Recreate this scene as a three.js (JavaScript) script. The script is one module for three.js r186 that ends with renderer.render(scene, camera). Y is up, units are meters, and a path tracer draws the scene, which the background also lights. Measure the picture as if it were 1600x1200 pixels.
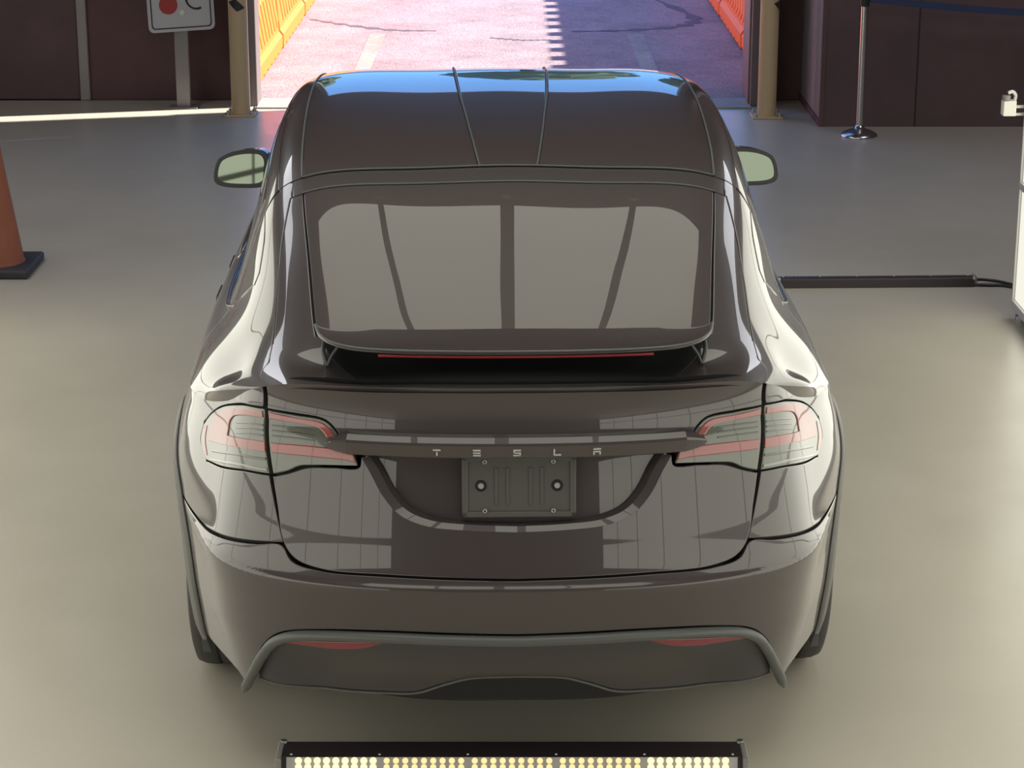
import * as THREE from 'three';
import { mergeGeometries } from 'three/addons/utils/BufferGeometryUtils.js';
import { RoundedBoxGeometry } from 'three/addons/geometries/RoundedBoxGeometry.js';
import { RectAreaLightUniformsLib } from 'three/addons/lights/RectAreaLightUniformsLib.js';

// ---------------------------------------------------------------- camera, sky, sun, exposure
const scene = new THREE.Scene();
const PITCH = 16.83 * Math.PI / 180, FOCAL = 3500;
const camera = new THREE.PerspectiveCamera(2 * Math.atan(600 / FOCAL) * 180 / Math.PI, 1600 / 1200, 0.1, 200);
camera.position.set(0, 2.864, 6.545);
camera.rotation.x = -PITCH;
camera.updateMatrixWorld();

const renderer = new THREE.WebGLRenderer();
renderer.toneMapping = THREE.LinearToneMapping;
renderer.toneMappingExposure = 1.0;
renderer.shadowMap.enabled = true;
RectAreaLightUniformsLib.init();

{ // clear blue sky, paler towards the horizon, the same all round
  const W = 16, H = 256, d = new Float32Array(W * H * 4);
  for (let j = 0; j < H; j++) {
    const el = (j + 0.5) / H * 180 - 90;
    const k = Math.pow(Math.max(0, Math.min(1, el / 75)), 0.55);
    const r = 0.40 + (0.22 - 0.40) * k, g = 0.95 + (0.58 - 0.95) * k, b = 2.0 + (1.45 - 2.0) * k;
    const low = el < 0 ? 0.25 : 1;
    for (let i = 0; i < W; i++) d.set([r * low, g * low, b * low, 1], (j * W + i) * 4);
  }
  const sky = new THREE.DataTexture(d, W, H, THREE.RGBAFormat, THREE.FloatType);
  sky.mapping = THREE.EquirectangularReflectionMapping; sky.magFilter = THREE.LinearFilter; sky.needsUpdate = true;
  scene.background = sky;
}
const SUN_DIR = new THREE.Vector3(0.741, 0.649, -0.169).normalize();
const sun = new THREE.DirectionalLight(new THREE.Color().setRGB(1, 0.93, 0.86), 14);
sun.position.copy(SUN_DIR).multiplyScalar(40).add(new THREE.Vector3(0, 0, -14));
sun.target.position.set(0, 0, -14); scene.add(sun, sun.target);
sun.castShadow = true; sun.shadow.mapSize.set(2048, 2048);
Object.assign(sun.shadow.camera, { left: -25, right: 25, top: 25, bottom: -25, near: 1, far: 90 });

// the light walls and the ceiling array of the photo booth: radiance of one panel face
const PANEL_COLOR = new THREE.Color().setRGB(1.0, 0.985, 0.85);
const PANEL_RADIANCE = 1.2;

// ---------------------------------------------------------------- helpers
let seed = 7;
const rnd = () => { seed = (seed * 1664525 + 1013904223) >>> 0; return seed / 4294967296; };
const V = (x, y, z) => new THREE.Vector3(x, y, z);
const clamp = (x, a = 0, b = 1) => Math.min(b, Math.max(a, x));
const smooth = (a, b, x) => { const t = clamp((x - a) / (b - a)); return t * t * (3 - 2 * t); };
const lerp = (a, b, t) => a + (b - a) * t;
const taken = {};
function numbered(n) { const k = taken[n] = (taken[n] ?? -1) + 1; return k ? n + '_' + String(k).padStart(3, '0') : n; }
function mat(r, g, b, roughness = 0.6, more = {}) {
  return new THREE.MeshPhysicalMaterial({ color: new THREE.Color().setRGB(r, g, b), roughness, metalness: 0, ...more });
}
function mesh(name, geo, m, parent) {
  const list = Array.isArray(geo) ? geo : [geo];
  const clean = list.map((q) => { const k = q.index ? q.toNonIndexed() : q; for (const a of Object.keys(k.attributes)) if (!['position', 'normal', 'uv'].includes(a)) k.deleteAttribute(a); if (!k.attributes.uv) k.setAttribute('uv', new THREE.BufferAttribute(new Float32Array(k.attributes.position.count * 2), 2)); return k; });
  const o = new THREE.Mesh(clean.length > 1 ? mergeGeometries(clean) : list[0], m);
  o.name = parent ? name : numbered(name);
  o.castShadow = o.receiveShadow = true;
  (parent ?? scene).add(o);
  return o;
}
function thing(name, label, category, pos = [0, 0, 0], turn = 0, group) {
  const o = new THREE.Group(); o.name = numbered(name); o.position.set(...pos); o.rotation.y = turn;
  o.userData = { label, category }; if (group) o.userData.group = group;
  scene.add(o); return o;
}
function tag(o, label, category, group) { o.userData = { ...o.userData, label, category }; if (group) o.userData.group = group; return o; }
function struct(o, label, category) { o.userData = { kind: 'structure', label, category }; return o; }
function box(x0, x1, y0, y1, z0, z1, r = 0) {
  const w = x1 - x0, h = y1 - y0, d = z1 - z0;
  const g = r ? new RoundedBoxGeometry(w, h, d, 3, Math.min(r, w / 2.01, h / 2.01, d / 2.01)) : new THREE.BoxGeometry(w, h, d);
  g.translate((x0 + x1) / 2, (y0 + y1) / 2, (z0 + z1) / 2);
  if (!r) { // uv in metres
    const p = g.attributes.position, n = g.attributes.normal, uv = g.attributes.uv;
    for (let i = 0; i < p.count; i++) {
      const ax = Math.abs(n.getX(i)), ay = Math.abs(n.getY(i));
      if (ax > 0.5) uv.setXY(i, p.getZ(i), p.getY(i)); else if (ay > 0.5) uv.setXY(i, p.getX(i), p.getZ(i)); else uv.setXY(i, p.getX(i), p.getY(i));
    }
  }
  return g;
}
function cyl(r0, r1, y0, y1, x = 0, z = 0, n = 28) { const g = new THREE.CylinderGeometry(r1, r0, y1 - y0, n); g.translate(x, (y0 + y1) / 2, z); return g; }
function lathe(pts, n = 40) { return new THREE.LatheGeometry(pts.map(([r, y]) => new THREE.Vector2(r, y)), n); }
function tube(pts, r, n = 40, k = 10) { return new THREE.TubeGeometry(new THREE.CatmullRomCurve3(pts.map((p) => Array.isArray(p) ? V(...p) : p)), n, r, k); }
// value noise that tiles
function noiseTile(N, cells, sd) {
  let s = sd; const rr = () => { s = (s * 1664525 + 1013904223) >>> 0; return s / 4294967296; };
  const g = Array.from({ length: cells * cells }, rr), out = new Float32Array(N * N);
  for (let j = 0; j < N; j++) for (let i = 0; i < N; i++) {
    const x = i / N * cells, y = j / N * cells, xi = Math.floor(x), yi = Math.floor(y);
    const fx = smooth(0, 1, x - xi), fy = smooth(0, 1, y - yi), at = (a, b) => g[(b % cells) * cells + a % cells];
    out[j * N + i] = lerp(lerp(at(xi, yi), at(xi + 1, yi), fx), lerp(at(xi, yi + 1), at(xi + 1, yi + 1), fx), fy);
  }
  return out;
}
function texture(N, fn, metres, srgb = false) {
  const d = new Uint8Array(N * N * 4);
  for (let k = 0; k < N * N; k++) { const c = fn(k); d[4 * k] = clamp(c[0]) * 255; d[4 * k + 1] = clamp(c[1]) * 255; d[4 * k + 2] = clamp(c[2]) * 255; d[4 * k + 3] = 255; }
  const t = new THREE.DataTexture(d, N, N); t.wrapS = t.wrapT = THREE.RepeatWrapping; t.magFilter = THREE.LinearFilter; t.repeat.set(1 / metres, 1 / metres);
  if (srgb) t.colorSpace = THREE.SRGBColorSpace;
  t.needsUpdate = true; return t;
}
// pixel -> ray of the photograph (1600 x 1200), and point -> pixel
const CP = Math.cos(PITCH), SP = Math.sin(PITCH);
function toPixel(p) {
  const dx = p.x - camera.position.x, dy = p.y - camera.position.y, dz = p.z - camera.position.z;
  const dep = -dy * SP - dz * CP;
  return [800 + FOCAL * dx / dep, 600 - FOCAL * (dy * CP - dz * SP) / dep];
}

// ---------------------------------------------------------------- materials
const N1 = noiseTile(512, 6, 11), N2 = noiseTile(512, 24, 12), N3 = noiseTile(512, 128, 13), N4 = noiseTile(512, 256, 14);
const floorMap = texture(512, (k) => { const q = 0.93 + 0.05 * (N1[k] - 0.5) + 0.04 * (N2[k] - 0.5) + 0.02 * (N4[k] - 0.5); return [q, q, q]; }, 4.2);
const floorRough = texture(512, (k) => { const q = 0.27 + 0.08 * N1[k] + 0.06 * N2[k]; return [q, q, q]; }, 3.1);
const wallMap = texture(512, (k) => { const q = 0.86 + 0.12 * (N1[k] - 0.5) + 0.12 * (N2[k] - 0.5) + 0.05 * N3[k]; return [q, q, q]; }, 2.7);
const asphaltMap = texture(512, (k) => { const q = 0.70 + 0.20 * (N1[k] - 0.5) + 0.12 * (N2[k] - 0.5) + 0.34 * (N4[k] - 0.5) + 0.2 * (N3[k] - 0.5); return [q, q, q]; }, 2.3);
const asphaltBump = texture(512, (k) => [N4[k], N4[k], N4[k]], 2.3);
const M = {
  floor: mat(0.515, 0.478, 0.405, 1.0, { map: floorMap, roughnessMap: floorRough }),
  wallDark: mat(0.145, 0.078, 0.083, 0.75, { map: wallMap }),
  wallBlack: mat(0.135, 0.084, 0.090, 0.8, { map: wallMap }),
  ceiling: mat(0.11, 0.085, 0.08, 0.9, { map: wallMap }),
  greyPaint: mat(0.32, 0.29, 0.28, 0.6),
  jamb: mat(0.17, 0.145, 0.14, 0.5),
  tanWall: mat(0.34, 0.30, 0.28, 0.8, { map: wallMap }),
  concrete: mat(0.42, 0.36, 0.32, 0.85, { map: wallMap }),
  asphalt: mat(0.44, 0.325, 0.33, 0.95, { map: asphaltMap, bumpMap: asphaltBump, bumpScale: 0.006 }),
  tar: mat(0.17, 0.13, 0.15, 0.8, { map: asphaltMap }),
  paintStripe: mat(0.46, 0.40, 0.34, 0.85, { map: asphaltMap }),
  bollard: mat(0.54, 0.41, 0.24, 0.55),
  steel: mat(0.55, 0.55, 0.55, 0.35, { metalness: 0.9 }),
  chrome: mat(0.62, 0.61, 0.62, 0.24, { metalness: 1 }),
  postGrey: mat(0.24, 0.225, 0.22, 0.6),
  signFace: mat(0.50, 0.50, 0.52, 0.35),
  signRed: mat(0.38, 0.035, 0.03, 0.4),
  black: mat(0.02, 0.02, 0.022, 0.5),
  belt: mat(0.03, 0.045, 0.11, 0.7),
  orange: mat(0.98, 0.20, 0.022, 0.55),
  orangeGroove: mat(0.75, 0.12, 0.02, 0.6),
  cone: mat(0.40, 0.14, 0.085, 0.7, { map: wallMap }),
  rubber: mat(0.04, 0.04, 0.045, 0.65),
  panelFrame: mat(0.42, 0.41, 0.40, 0.45),
  whitePlastic: mat(0.75, 0.73, 0.66, 0.5),
  barCase: mat(0.035, 0.026, 0.028, 0.45),
  leaf: mat(0.055, 0.10, 0.03, 0.9),
  bark: mat(0.10, 0.07, 0.05, 0.9),
  siding: mat(0.36, 0.33, 0.31, 0.8, { map: wallMap }),
  wood: mat(0.24, 0.17, 0.11, 0.8),
  glow: new THREE.MeshStandardMaterial({ color: 0x000000, emissive: PANEL_COLOR, emissiveIntensity: 0.92 }),
};

// ---------------------------------------------------------------- the hall
const wallZ = -10.4, HEAD = 3.75, CEIL = 5.2, XL = -7, XR = 7, ZB = 13;
struct(mesh('floor', box(XL, XR, -0.2, 0, -10.36, ZB), M.floor), 'glossy grey beige epoxy floor of the inspection hall', 'floor');
struct(mesh('wall_far', [box(XL - 0.3, -2.04, 0, CEIL, -10.72, wallZ), box(1.92, XR + 0.3, 0, CEIL, -10.72, wallZ), box(-2.04, 1.92, HEAD, CEIL, -10.42, -10.08)], M.wallDark), 'dark maroon end wall with the open vehicle doorway', 'wall');
struct(mesh('wall_left', box(XL - 0.3, XL, 0, CEIL, wallZ, ZB), M.wallBlack), 'dark side wall of the hall on the traffic cone side', 'wall');
struct(mesh('wall_right', box(XR, XR + 0.3, 0, CEIL, wallZ, ZB), M.wallBlack), 'dark side wall of the hall on the stanchion side', 'wall');
struct(mesh('wall_back', box(XL - 0.3, XR + 0.3, 0, CEIL, ZB, ZB + 0.3), M.wallBlack), 'dark rear wall of the hall behind the camera', 'wall');
struct(mesh('ceiling', box(XL - 0.3, XR + 0.3, CEIL, CEIL + 0.25, -10.72, ZB + 0.3), M.ceiling), 'dark brown ceiling of the hall', 'ceiling');
{ // darker leaf of the left wall, next to the grey strip
  struct(mesh('trim_1', box(-3.275, -3.2, 0, CEIL, wallZ, wallZ + 0.05, 0.012), M.greyPaint), 'narrow grey vertical strip on the dark wall beside the sign', 'trim');
  struct(mesh('door_1', box(XL, -3.28, 0.01, 3.4, wallZ, wallZ + 0.03), M.wallBlack), 'plain dark door leaf on the end wall beside the narrow grey strip', 'door');
  // door frame posts
  struct(mesh('trim_2', [box(-2.045, -1.955, 0, HEAD, -10.72, -10.06, 0.01), box(-1.975, -1.9, 0, HEAD, -10.36, -10.10, 0.01)], M.jamb), 'grey brown door jamb behind the tan bollard beside the sign', 'trim');
  struct(mesh('trim_3', [box(1.78, 1.925, 0, HEAD, -10.72, -10.10, 0.01), box(1.765, 1.80, 0, HEAD, -10.30, -10.15, 0.008)], M.jamb), 'grey brown door jamb behind the tan bollard near the stanchion', 'trim');
  struct(mesh('trim_4', box(-1.9, 1.78, -0.1, 0.012, -10.40, -9.985), M.concrete), 'concrete threshold strip across the vehicle doorway', 'threshold');
  // wall that stands forward on the right
  struct(mesh('wall_return', box(2.206, XR, 0, CEIL, wallZ, -9.25), M.wallBlack), 'dark wall block standing forward behind the chrome stanchion', 'wall');
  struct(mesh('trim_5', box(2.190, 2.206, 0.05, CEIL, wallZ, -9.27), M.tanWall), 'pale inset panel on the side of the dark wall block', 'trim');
  struct(mesh('trim_6', box(2.184, 2.215, 0, CEIL, -9.275, -9.244), M.wallDark), 'maroon corner strip of the dark wall block', 'trim');
  struct(mesh('baseboard_return', box(2.182, 2.206, 0, 0.05, wallZ, -9.27), M.wallDark), 'maroon baseboard on the pale side face', 'baseboard');
  struct(mesh('trim_7', box(2.86, 2.868, 0, CEIL, -9.25, -9.246), M.black), 'thin joint between two panels of the dark wall block', 'trim');
}
// ---------------------------------------------------------------- light walls
const FRAME_LABEL = [];
function lightWall(name, label, origin, turn, cols, rows, group) {
  // local: x along the wall, y up, the face looks along +z
  const t = thing(name, label, 'light wall', origin, turn, group);
  const total = cols.reduce((a, b) => a + b, 0), top = rows[rows.length - 1][1];
  const bars = [box(0, total, 0.055, 0.095, -0.09, 0.004, 0.004)];
  for (const [y0, y1] of rows) bars.push(box(0, total, y1, y1 + 0.034, -0.09, 0.004, 0.004));
  mesh('rail', bars, M.panelFrame, t);
  let x = 0; const posts = [];
  for (let i = 0; i <= cols.length; i++) { posts.push(box(x - (i ? 0.012 : 0), x + 0.012, 0.06, top + 0.03, -0.085, 0.002, 0.003)); x += cols[i] ?? 0; }
  mesh('post', posts, M.panelFrame, t);
  mesh('back_cover', box(0, total, 0.06, top + 0.03, -0.10, -0.088), M.panelFrame, t);
  x = 0;
  for (const c of cols) {
    for (const [y0, y1] of rows) {
      const w = c - 0.026, h = y1 - y0 - 0.004;
      mesh('light_panel', box(x + 0.013, x + 0.013 + w, y0 + 0.002, y1 - 0.002, -0.03, -0.012), M.glow, t);
      const l = new THREE.RectAreaLight(PANEL_COLOR, PANEL_RADIANCE, w, h);
      l.position.set(x + 0.013 + w / 2, (y0 + y1) / 2, -0.008); l.rotation.y = Math.PI; t.add(l);
    }
    x += c;
  }
  for (let i = 0; i <= cols.length; i++) {
    const fx = cols.slice(0, i).reduce((a, b) => a + b, 0);
    mesh('levelling_foot', [cyl(0.035, 0.03, 0, 0.02, clamp(fx, 0.03, total - 0.03), -0.045), cyl(0.012, 0.012, 0.02, 0.06, clamp(fx, 0.03, total - 0.03), -0.045)], M.steel, t);
  }
  return t;
}
const ROWS = [[0.095, 0.645], [0.679, 1.95]];
// right wall: from z = -4.04 towards the camera, face towards -x
lightWall('light_wall', 'white glowing light wall along the bay beside the black floor bar', [2.44, 0, -4.04], -Math.PI / 2, [1.5, 1.5, 1.5, 1.5, 1.5, 1.5, 1.5, 1.5, 1.5], ROWS);
// left wall: face towards +x
lightWall('light_wall', 'white glowing light wall on the traffic cone side of the bay', [-2.86, 0, 9.46], Math.PI / 2, [1.5, 1.5, 1.5, 1.5, 1.5, 1.5, 1.5, 1.5, 1.5], ROWS);
// ceiling array over the car
{
  const t = thing('ceiling_light_array', 'ceiling array of four long white light panels above the car', 'ceiling light', [0, 4.1, 0]);
  const xs = [[-1.85, -0.74], [-0.69, -0.055], [0.055, 0.69], [0.74, 1.85]];
  for (const [a, b] of xs) {
    mesh('light_panel', box(a, b, 0.012, 0.03, -1.6, 4.1), M.glow, t);
    const l = new THREE.RectAreaLight(PANEL_COLOR, PANEL_RADIANCE, b - a, 5.7);
    l.position.set((a + b) / 2, 0.008, 1.25); l.rotation.x = -Math.PI / 2; t.add(l);
  }
  for (const [a, b] of [[-1.9, -1.85], [-0.74, -0.69], [-0.055, 0.055], [0.69, 0.74], [1.85, 1.9]]) mesh('mullion', box(a, b, 0, 0.06, -1.62, 4.12), M.black, t);
  mesh('end_rail', box(-1.9, 1.9, 0, 0.06, -1.68, -1.62), M.black, t); mesh('end_rail', box(-1.9, 1.9, 0, 0.06, 4.12, 4.18), M.black, t);
  mesh('back_cover', box(-1.9, 1.9, 0.06, 0.08, -1.68, 4.18), M.black, t);
  for (const x of [-0.715, 0, 0.715]) for (const z of [-1.68, 4.15]) {
    mesh('hanger', [box(x - 0.04, x + 0.04, 0.0, 0.14, z - 0.05, z + 0.05, 0.01), cyl(0.012, 0.012, 0.08, CEIL - 4.1, x, z)], M.panelFrame, t);
  }
}

// fill lamps added out of view to brighten the far end of the hall
for (const [x, z, where] of [[-4.3, -5.0, 'traffic cone'], [4.6, -5.0, 'stanchion']]) {
  const t = thing('added_fill_lamp', 'added unseen fill light high over the ' + where + ' side of the hall', 'added fill lamp', [x, 4.75, z]);
  mesh('fill_lamp_tray', box(-1.0, 1.0, 0.02, 0.09, -2.0, 2.0, 0.01), M.panelFrame, t);
  mesh('fill_lamp_panel', box(-0.95, 0.95, 0.006, 0.02, -1.95, 1.95), M.glow, t);
  for (const q of [-1.6, 1.6]) mesh('hanger', cyl(0.012, 0.012, 0.09, CEIL - 4.75, 0, q), M.panelFrame, t);
  const l = new THREE.RectAreaLight(new THREE.Color().setRGB(0.93, 0.95, 1.06), 3.0, 1.9, 3.9); l.position.set(0, 0.002, 0); l.rotation.x = -Math.PI / 2; t.add(l);
}

// ---------------------------------------------------------------- the car: two smooth base surfaces
function naturalSpline(ts, vs) { // C2 through the points; vs: array of numbers
  const n = ts.length, m = new Float64Array(n), u = new Float64Array(n);
  for (let i = 1; i < n - 1; i++) {
    const sig = (ts[i] - ts[i - 1]) / (ts[i + 1] - ts[i - 1]), p = sig * m[i - 1] + 2;
    m[i] = (sig - 1) / p;
    u[i] = (6 * ((vs[i + 1] - vs[i]) / (ts[i + 1] - ts[i]) - (vs[i] - vs[i - 1]) / (ts[i] - ts[i - 1])) / (ts[i + 1] - ts[i - 1]) - sig * u[i - 1]) / p;
  }
  for (let i = n - 2; i >= 0; i--) m[i] = m[i] * m[i + 1] + u[i];
  return (t) => {
    t = clamp(t, ts[0], ts[n - 1]);
    let i = 0; while (i < n - 2 && t > ts[i + 1]) i++;
    const h = ts[i + 1] - ts[i], a = (ts[i + 1] - t) / h, b = (t - ts[i]) / h;
    return a * vs[i] + b * vs[i + 1] + ((a * a * a - a) * m[i] + (b * b * b - b) * m[i + 1]) * h * h / 6;
  };
}
function monotone(xs, ys) { // Fritsch-Carlson
  const n = xs.length, d = [], m = [];
  for (let i = 0; i < n - 1; i++) d[i] = (ys[i + 1] - ys[i]) / (xs[i + 1] - xs[i]);
  m[0] = d[0]; m[n - 1] = d[n - 2];
  for (let i = 1; i < n - 1; i++) m[i] = d[i - 1] * d[i] <= 0 ? 0 : 2 * d[i - 1] * d[i] / (d[i - 1] + d[i]);
  return (x) => {
    x = clamp(x, xs[0], xs[n - 1]);
    let i = 0; while (i < n - 2 && x > xs[i + 1]) i++;
    const h = xs[i + 1] - xs[i], t = (x - xs[i]) / h, t2 = t * t, t3 = t2 * t;
    return (2 * t3 - 3 * t2 + 1) * ys[i] + (t3 - 2 * t2 + t) * h * m[i] + (-2 * t3 + 3 * t2) * ys[i + 1] + (t3 - t2) * h * m[i + 1];
  };
}
// plan outline of the lower body, rear centre -> side -> front centre
const OUT = [[0, 1.08], [0.3, 1.063], [0.55, 1.005], [0.7, 0.925], [0.79, 0.825], [0.85, 0.68], [0.905, 0.5], [0.95, 0.3], [0.972, 0], [0.98, -0.5], [0.98, -1.2], [0.975, -2], [0.96, -2.6], [0.925, -3.1], [0.84, -3.5], [0.64, -3.78], [0.3, -3.9], [0, -3.92]];
const FULL = [...OUT.slice(1, -1).reverse().map(([x, z]) => [-x, z]), ...OUT].map((p) => p);
FULL.unshift([0, -3.92]);
let acc = 0; const FS = FULL.map((p, i) => (acc += i ? Math.hypot(p[0] - FULL[i - 1][0], p[1] - FULL[i - 1][1]) : 0));
const MID = FS[OUT.length - 1], SS = FS.map((s) => s - MID), LEN = SS[SS.length - 1];
const outX = naturalSpline(SS, FULL.map((p) => p[0])), outZ = naturalSpline(SS, FULL.map((p) => p[1]));
const rearProfile = monotone([0.2, 0.28, 0.355, 0.44, 0.49, 0.535, 0.60, 0.648, 0.664, 0.70, 0.80, 0.90, 0.98, 1.02, 1.06, 1.10, 1.15, 1.18, 1.22], [-0.07, -0.05, -0.032, -0.012, -0.005, 0.001, 0.012, 0.018, 0.008, -0.006, -0.026, -0.044, -0.060, -0.072, -0.086, -0.090, -0.083, -0.071, -0.058]);
const sideProfile = monotone([0.2, 0.3, 0.42, 0.6, 0.75, 0.85, 0.95, 1.05], [-0.045, -0.02, -0.008, -0.003, 0.004, 0.0, -0.016, -0.05]);
const frontProfile = monotone([0.2, 0.3, 0.5, 0.65, 0.8, 0.95], [-0.12, -0.04, 0, -0.015, -0.08, -0.2]);
function tub(s, y) {
  const x = outX(s), z = outZ(s), e = 0.01, tx = outX(s + e) - outX(s - e), tz = outZ(s + e) - outZ(s - e), l = Math.hypot(tx, tz) || 1;
  let nx = -tz / l, nz = tx / l; if (nx * x + nz * (z + 1.4) < 0) { nx = -nx; nz = -nz; }
  const wr = smooth(0.25, 0.86, z), wf = smooth(-3.1, -3.7, z), ws = 1 - wr - wf;
  let d = wr * rearProfile(y) + ws * sideProfile(y) + wf * frontProfile(y);
  d -= wr * 0.05 * smooth(0.48, 0.30, y) * (1 - smooth(0.55, 0.76, Math.abs(s)));
  const flare = (zc) => Math.exp(-(((z - zc) / 0.5) ** 2)) * (1 - smooth(0.72, 0.95, y));
  d += 0.030 * (flare(0) + flare(-2.965));
  return V(x + nx * d, y, z + nz * d);
}
function sAtZ(z) { let a = 0, b = LEN; for (let k = 0; k < 50; k++) { const m = (a + b) / 2; if (outZ(m) > z) a = m; else b = m; } return (a + b) / 2; }
const RIM_S = [0, 0.32, 0.56, 0.68, 0.78, 0.88, 1.0].map((q) => q * sAtZ(0.8));
const topByS = monotone([0, 0.3, 0.57, 0.66, 0.79, sAtZ(0.82) + 0.04, sAtZ(0.66), sAtZ(0.5), sAtZ(0.3), sAtZ(0), sAtZ(-2.2), sAtZ(-2.95), sAtZ(-3.45), LEN], [1.178, 1.176, 1.168, 1.158, 1.128, 1.092, 1.035, 0.992, 0.968, 0.956, 0.95, 0.89, 0.81, 0.74]);
const topY = (s) => topByS(Math.abs(s));

// upper body: rows from the rear rim to the front rim, columns centre -> rim
const ROWSPEC = [
  [0.90, 0.70, [[0, 1.190], [0.27, 1.186], [0.50, 1.174], [0.60, 1.176], [0.66, 1.162], [0.71, 1.138], [0.76, 1.104], [0.80, 1.070]]],
  [0.78, 0.58, [[0, 1.242], [0.27, 1.2365], [0.53, 1.218], [0.615, 1.203], [0.675, 1.180], [0.73, 1.138], [0.79, 1.085], [0.84, 1.040]]],
  [0.60, 0.42, [[0, 1.327], [0.28, 1.322], [0.555, 1.297], [0.635, 1.266], [0.69, 1.216], [0.75, 1.150], [0.82, 1.080], [0.875, 1.025]]],
  [0.40, 0.27, [[0, 1.418], [0.29, 1.411], [0.575, 1.382], [0.65, 1.345], [0.70, 1.285], [0.76, 1.190], [0.84, 1.090], [0.90, 1.023]]],
  [0.20, 0.10, [[0, 1.500], [0.30, 1.493], [0.597, 1.461], [0.670, 1.420], [0.716, 1.356], [0.77, 1.230], [0.855, 1.095], [0.915, 1.022]]],
  [0.00, -0.05, [[0, 1.568], [0.31, 1.559], [0.612, 1.531], [0.683, 1.492], [0.728, 1.420], [0.785, 1.265], [0.865, 1.090], [0.925, 1.016]]],
  [-0.3, -0.3, [[0, 1.618], [0.31, 1.611], [0.625, 1.587], [0.697, 1.552], [0.740, 1.470], [0.797, 1.290], [0.875, 1.080], [0.932, 1.010]]],
  [-0.7, -0.7, [[0, 1.646], [0.315, 1.641], [0.635, 1.622], [0.707, 1.582], [0.750, 1.500], [0.807, 1.300], [0.885, 1.065], [0.938, 1.000]]],
  [-1.2, -1.2, [[0, 1.646], [0.315, 1.641], [0.638, 1.622], [0.710, 1.582], [0.752, 1.495], [0.810, 1.290], [0.89, 1.050], [0.942, 0.992]]],
  [-1.7, -1.7, [[0, 1.588], [0.31, 1.583], [0.630, 1.565], [0.700, 1.525], [0.743, 1.440], [0.802, 1.260], [0.89, 1.035], [0.942, 0.985]]],
  [-2.15, -2.15, [[0, 1.470], [0.31, 1.465], [0.620, 1.447], [0.688, 1.408], [0.730, 1.335], [0.795, 1.200], [0.885, 1.020], [0.938, 0.975]]],
  [-2.6, -2.6, [[0, 1.280], [0.31, 1.275], [0.60, 1.250], [0.67, 1.210], [0.72, 1.160], [0.79, 1.080], [0.875, 0.990], [0.925, 0.945]]],
  [-2.95, -2.95, [[0, 1.105], [0.31, 1.100], [0.60, 1.075], [0.68, 1.053], [0.73, 1.032], [0.79, 1.000], [0.86, 0.958], [0.90, 0.928]]],
  [-3.4, -3.28, [[0, 0.960], [0.30, 0.955], [0.58, 0.938], [0.66, 0.925], [0.71, 0.912], [0.76, 0.895], [0.82, 0.868], [0.86, 0.850]]],
];
const COLS = 8;
const GRID = []; // [row][col 0..8] Vector3
{
  const sc = sAtZ(0.80), r0 = [];
  const q0 = [0, 0.30, 0.56, 0.67, 0.75, 0.82, 0.89, 0.945, 1];
  for (let c = 0; c <= COLS; c++) { const s = sc * q0[c]; r0.push(tub(s, topY(s))); }
  GRID.push(r0);
  for (const [zc, zr, pts] of ROWSPEC) {
    const s = sAtZ(zr), rim = tub(s, topY(s));
    const row = pts.map(([x, y]) => V(x, y, zc + (rim.z - zc) * Math.pow(x / rim.x, 2.2)));
    row.push(rim); GRID.push(row);
  }
  const sf = sAtZ(-3.58), rf = [];
  for (let c = 0; c <= COLS; c++) { const s = LEN - (LEN - sf) * q0[c]; rf.push(tub(s, topY(s))); }
  GRID.push(rf);
}
const NR = GRID.length - 1; // last row index
const UR = 12, UC = 10;     // fine samples per cell
const FINE = [];
{
  // parameters by mean chord length
  const T = [0], W = [0];
  for (let r = 1; r <= NR; r++) { let d = 0; for (let c = 0; c <= 4; c++) d += GRID[r][c].distanceTo(GRID[r - 1][c]); T.push(T[r - 1] + d / 5); }
  for (let c = 1; c <= COLS; c++) { let d = 0; for (let r = 0; r <= NR; r++) d += GRID[r][c].distanceTo(GRID[r][c - 1]); W.push(W[c - 1] + d / (NR + 1)); }
  const along = []; // along[c][rf]
  for (let c = 0; c <= COLS; c++) {
    const f = ['x', 'y', 'z'].map((k) => naturalSpline(T, GRID.map((row) => row[c][k])));
    const list = [];
    for (let i = 0; i <= NR * UR; i++) { const r = Math.min(NR - 1, Math.floor(i / UR)), t = lerp(T[r], T[r + 1], i / UR - r); list.push(f.map((g) => g(t))); }
    along.push(list);
  }
  const WW = [...W.slice(1).reverse().map((w) => -w), ...W];
  for (let i = 0; i <= NR * UR; i++) {
    const pts = [];
    for (let c = COLS; c >= 1; c--) pts.push([-along[c][i][0], along[c][i][1], along[c][i][2]]);
    for (let c = 0; c <= COLS; c++) pts.push(along[c][i]);
    const f = [0, 1, 2].map((k) => naturalSpline(WW, pts.map((p) => p[k])));
    const row = [];
    for (let j = -COLS * UC; j <= COLS * UC; j++) {
      const a = Math.abs(j) / UC, c = Math.min(COLS - 1, Math.floor(a)), w = Math.sign(j) * lerp(W[c], W[c + 1], a - c);
      row.push(f.map((g) => g(w)));
    }
    FINE.push(row);
  }
}
const cr = (p0, p1, p2, p3, t) => 0.5 * (2 * p1 + (p2 - p0) * t + (2 * p0 - 5 * p1 + 4 * p2 - p3) * t * t + (3 * p1 - p0 - 3 * p2 + p3) * t * t * t);
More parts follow.
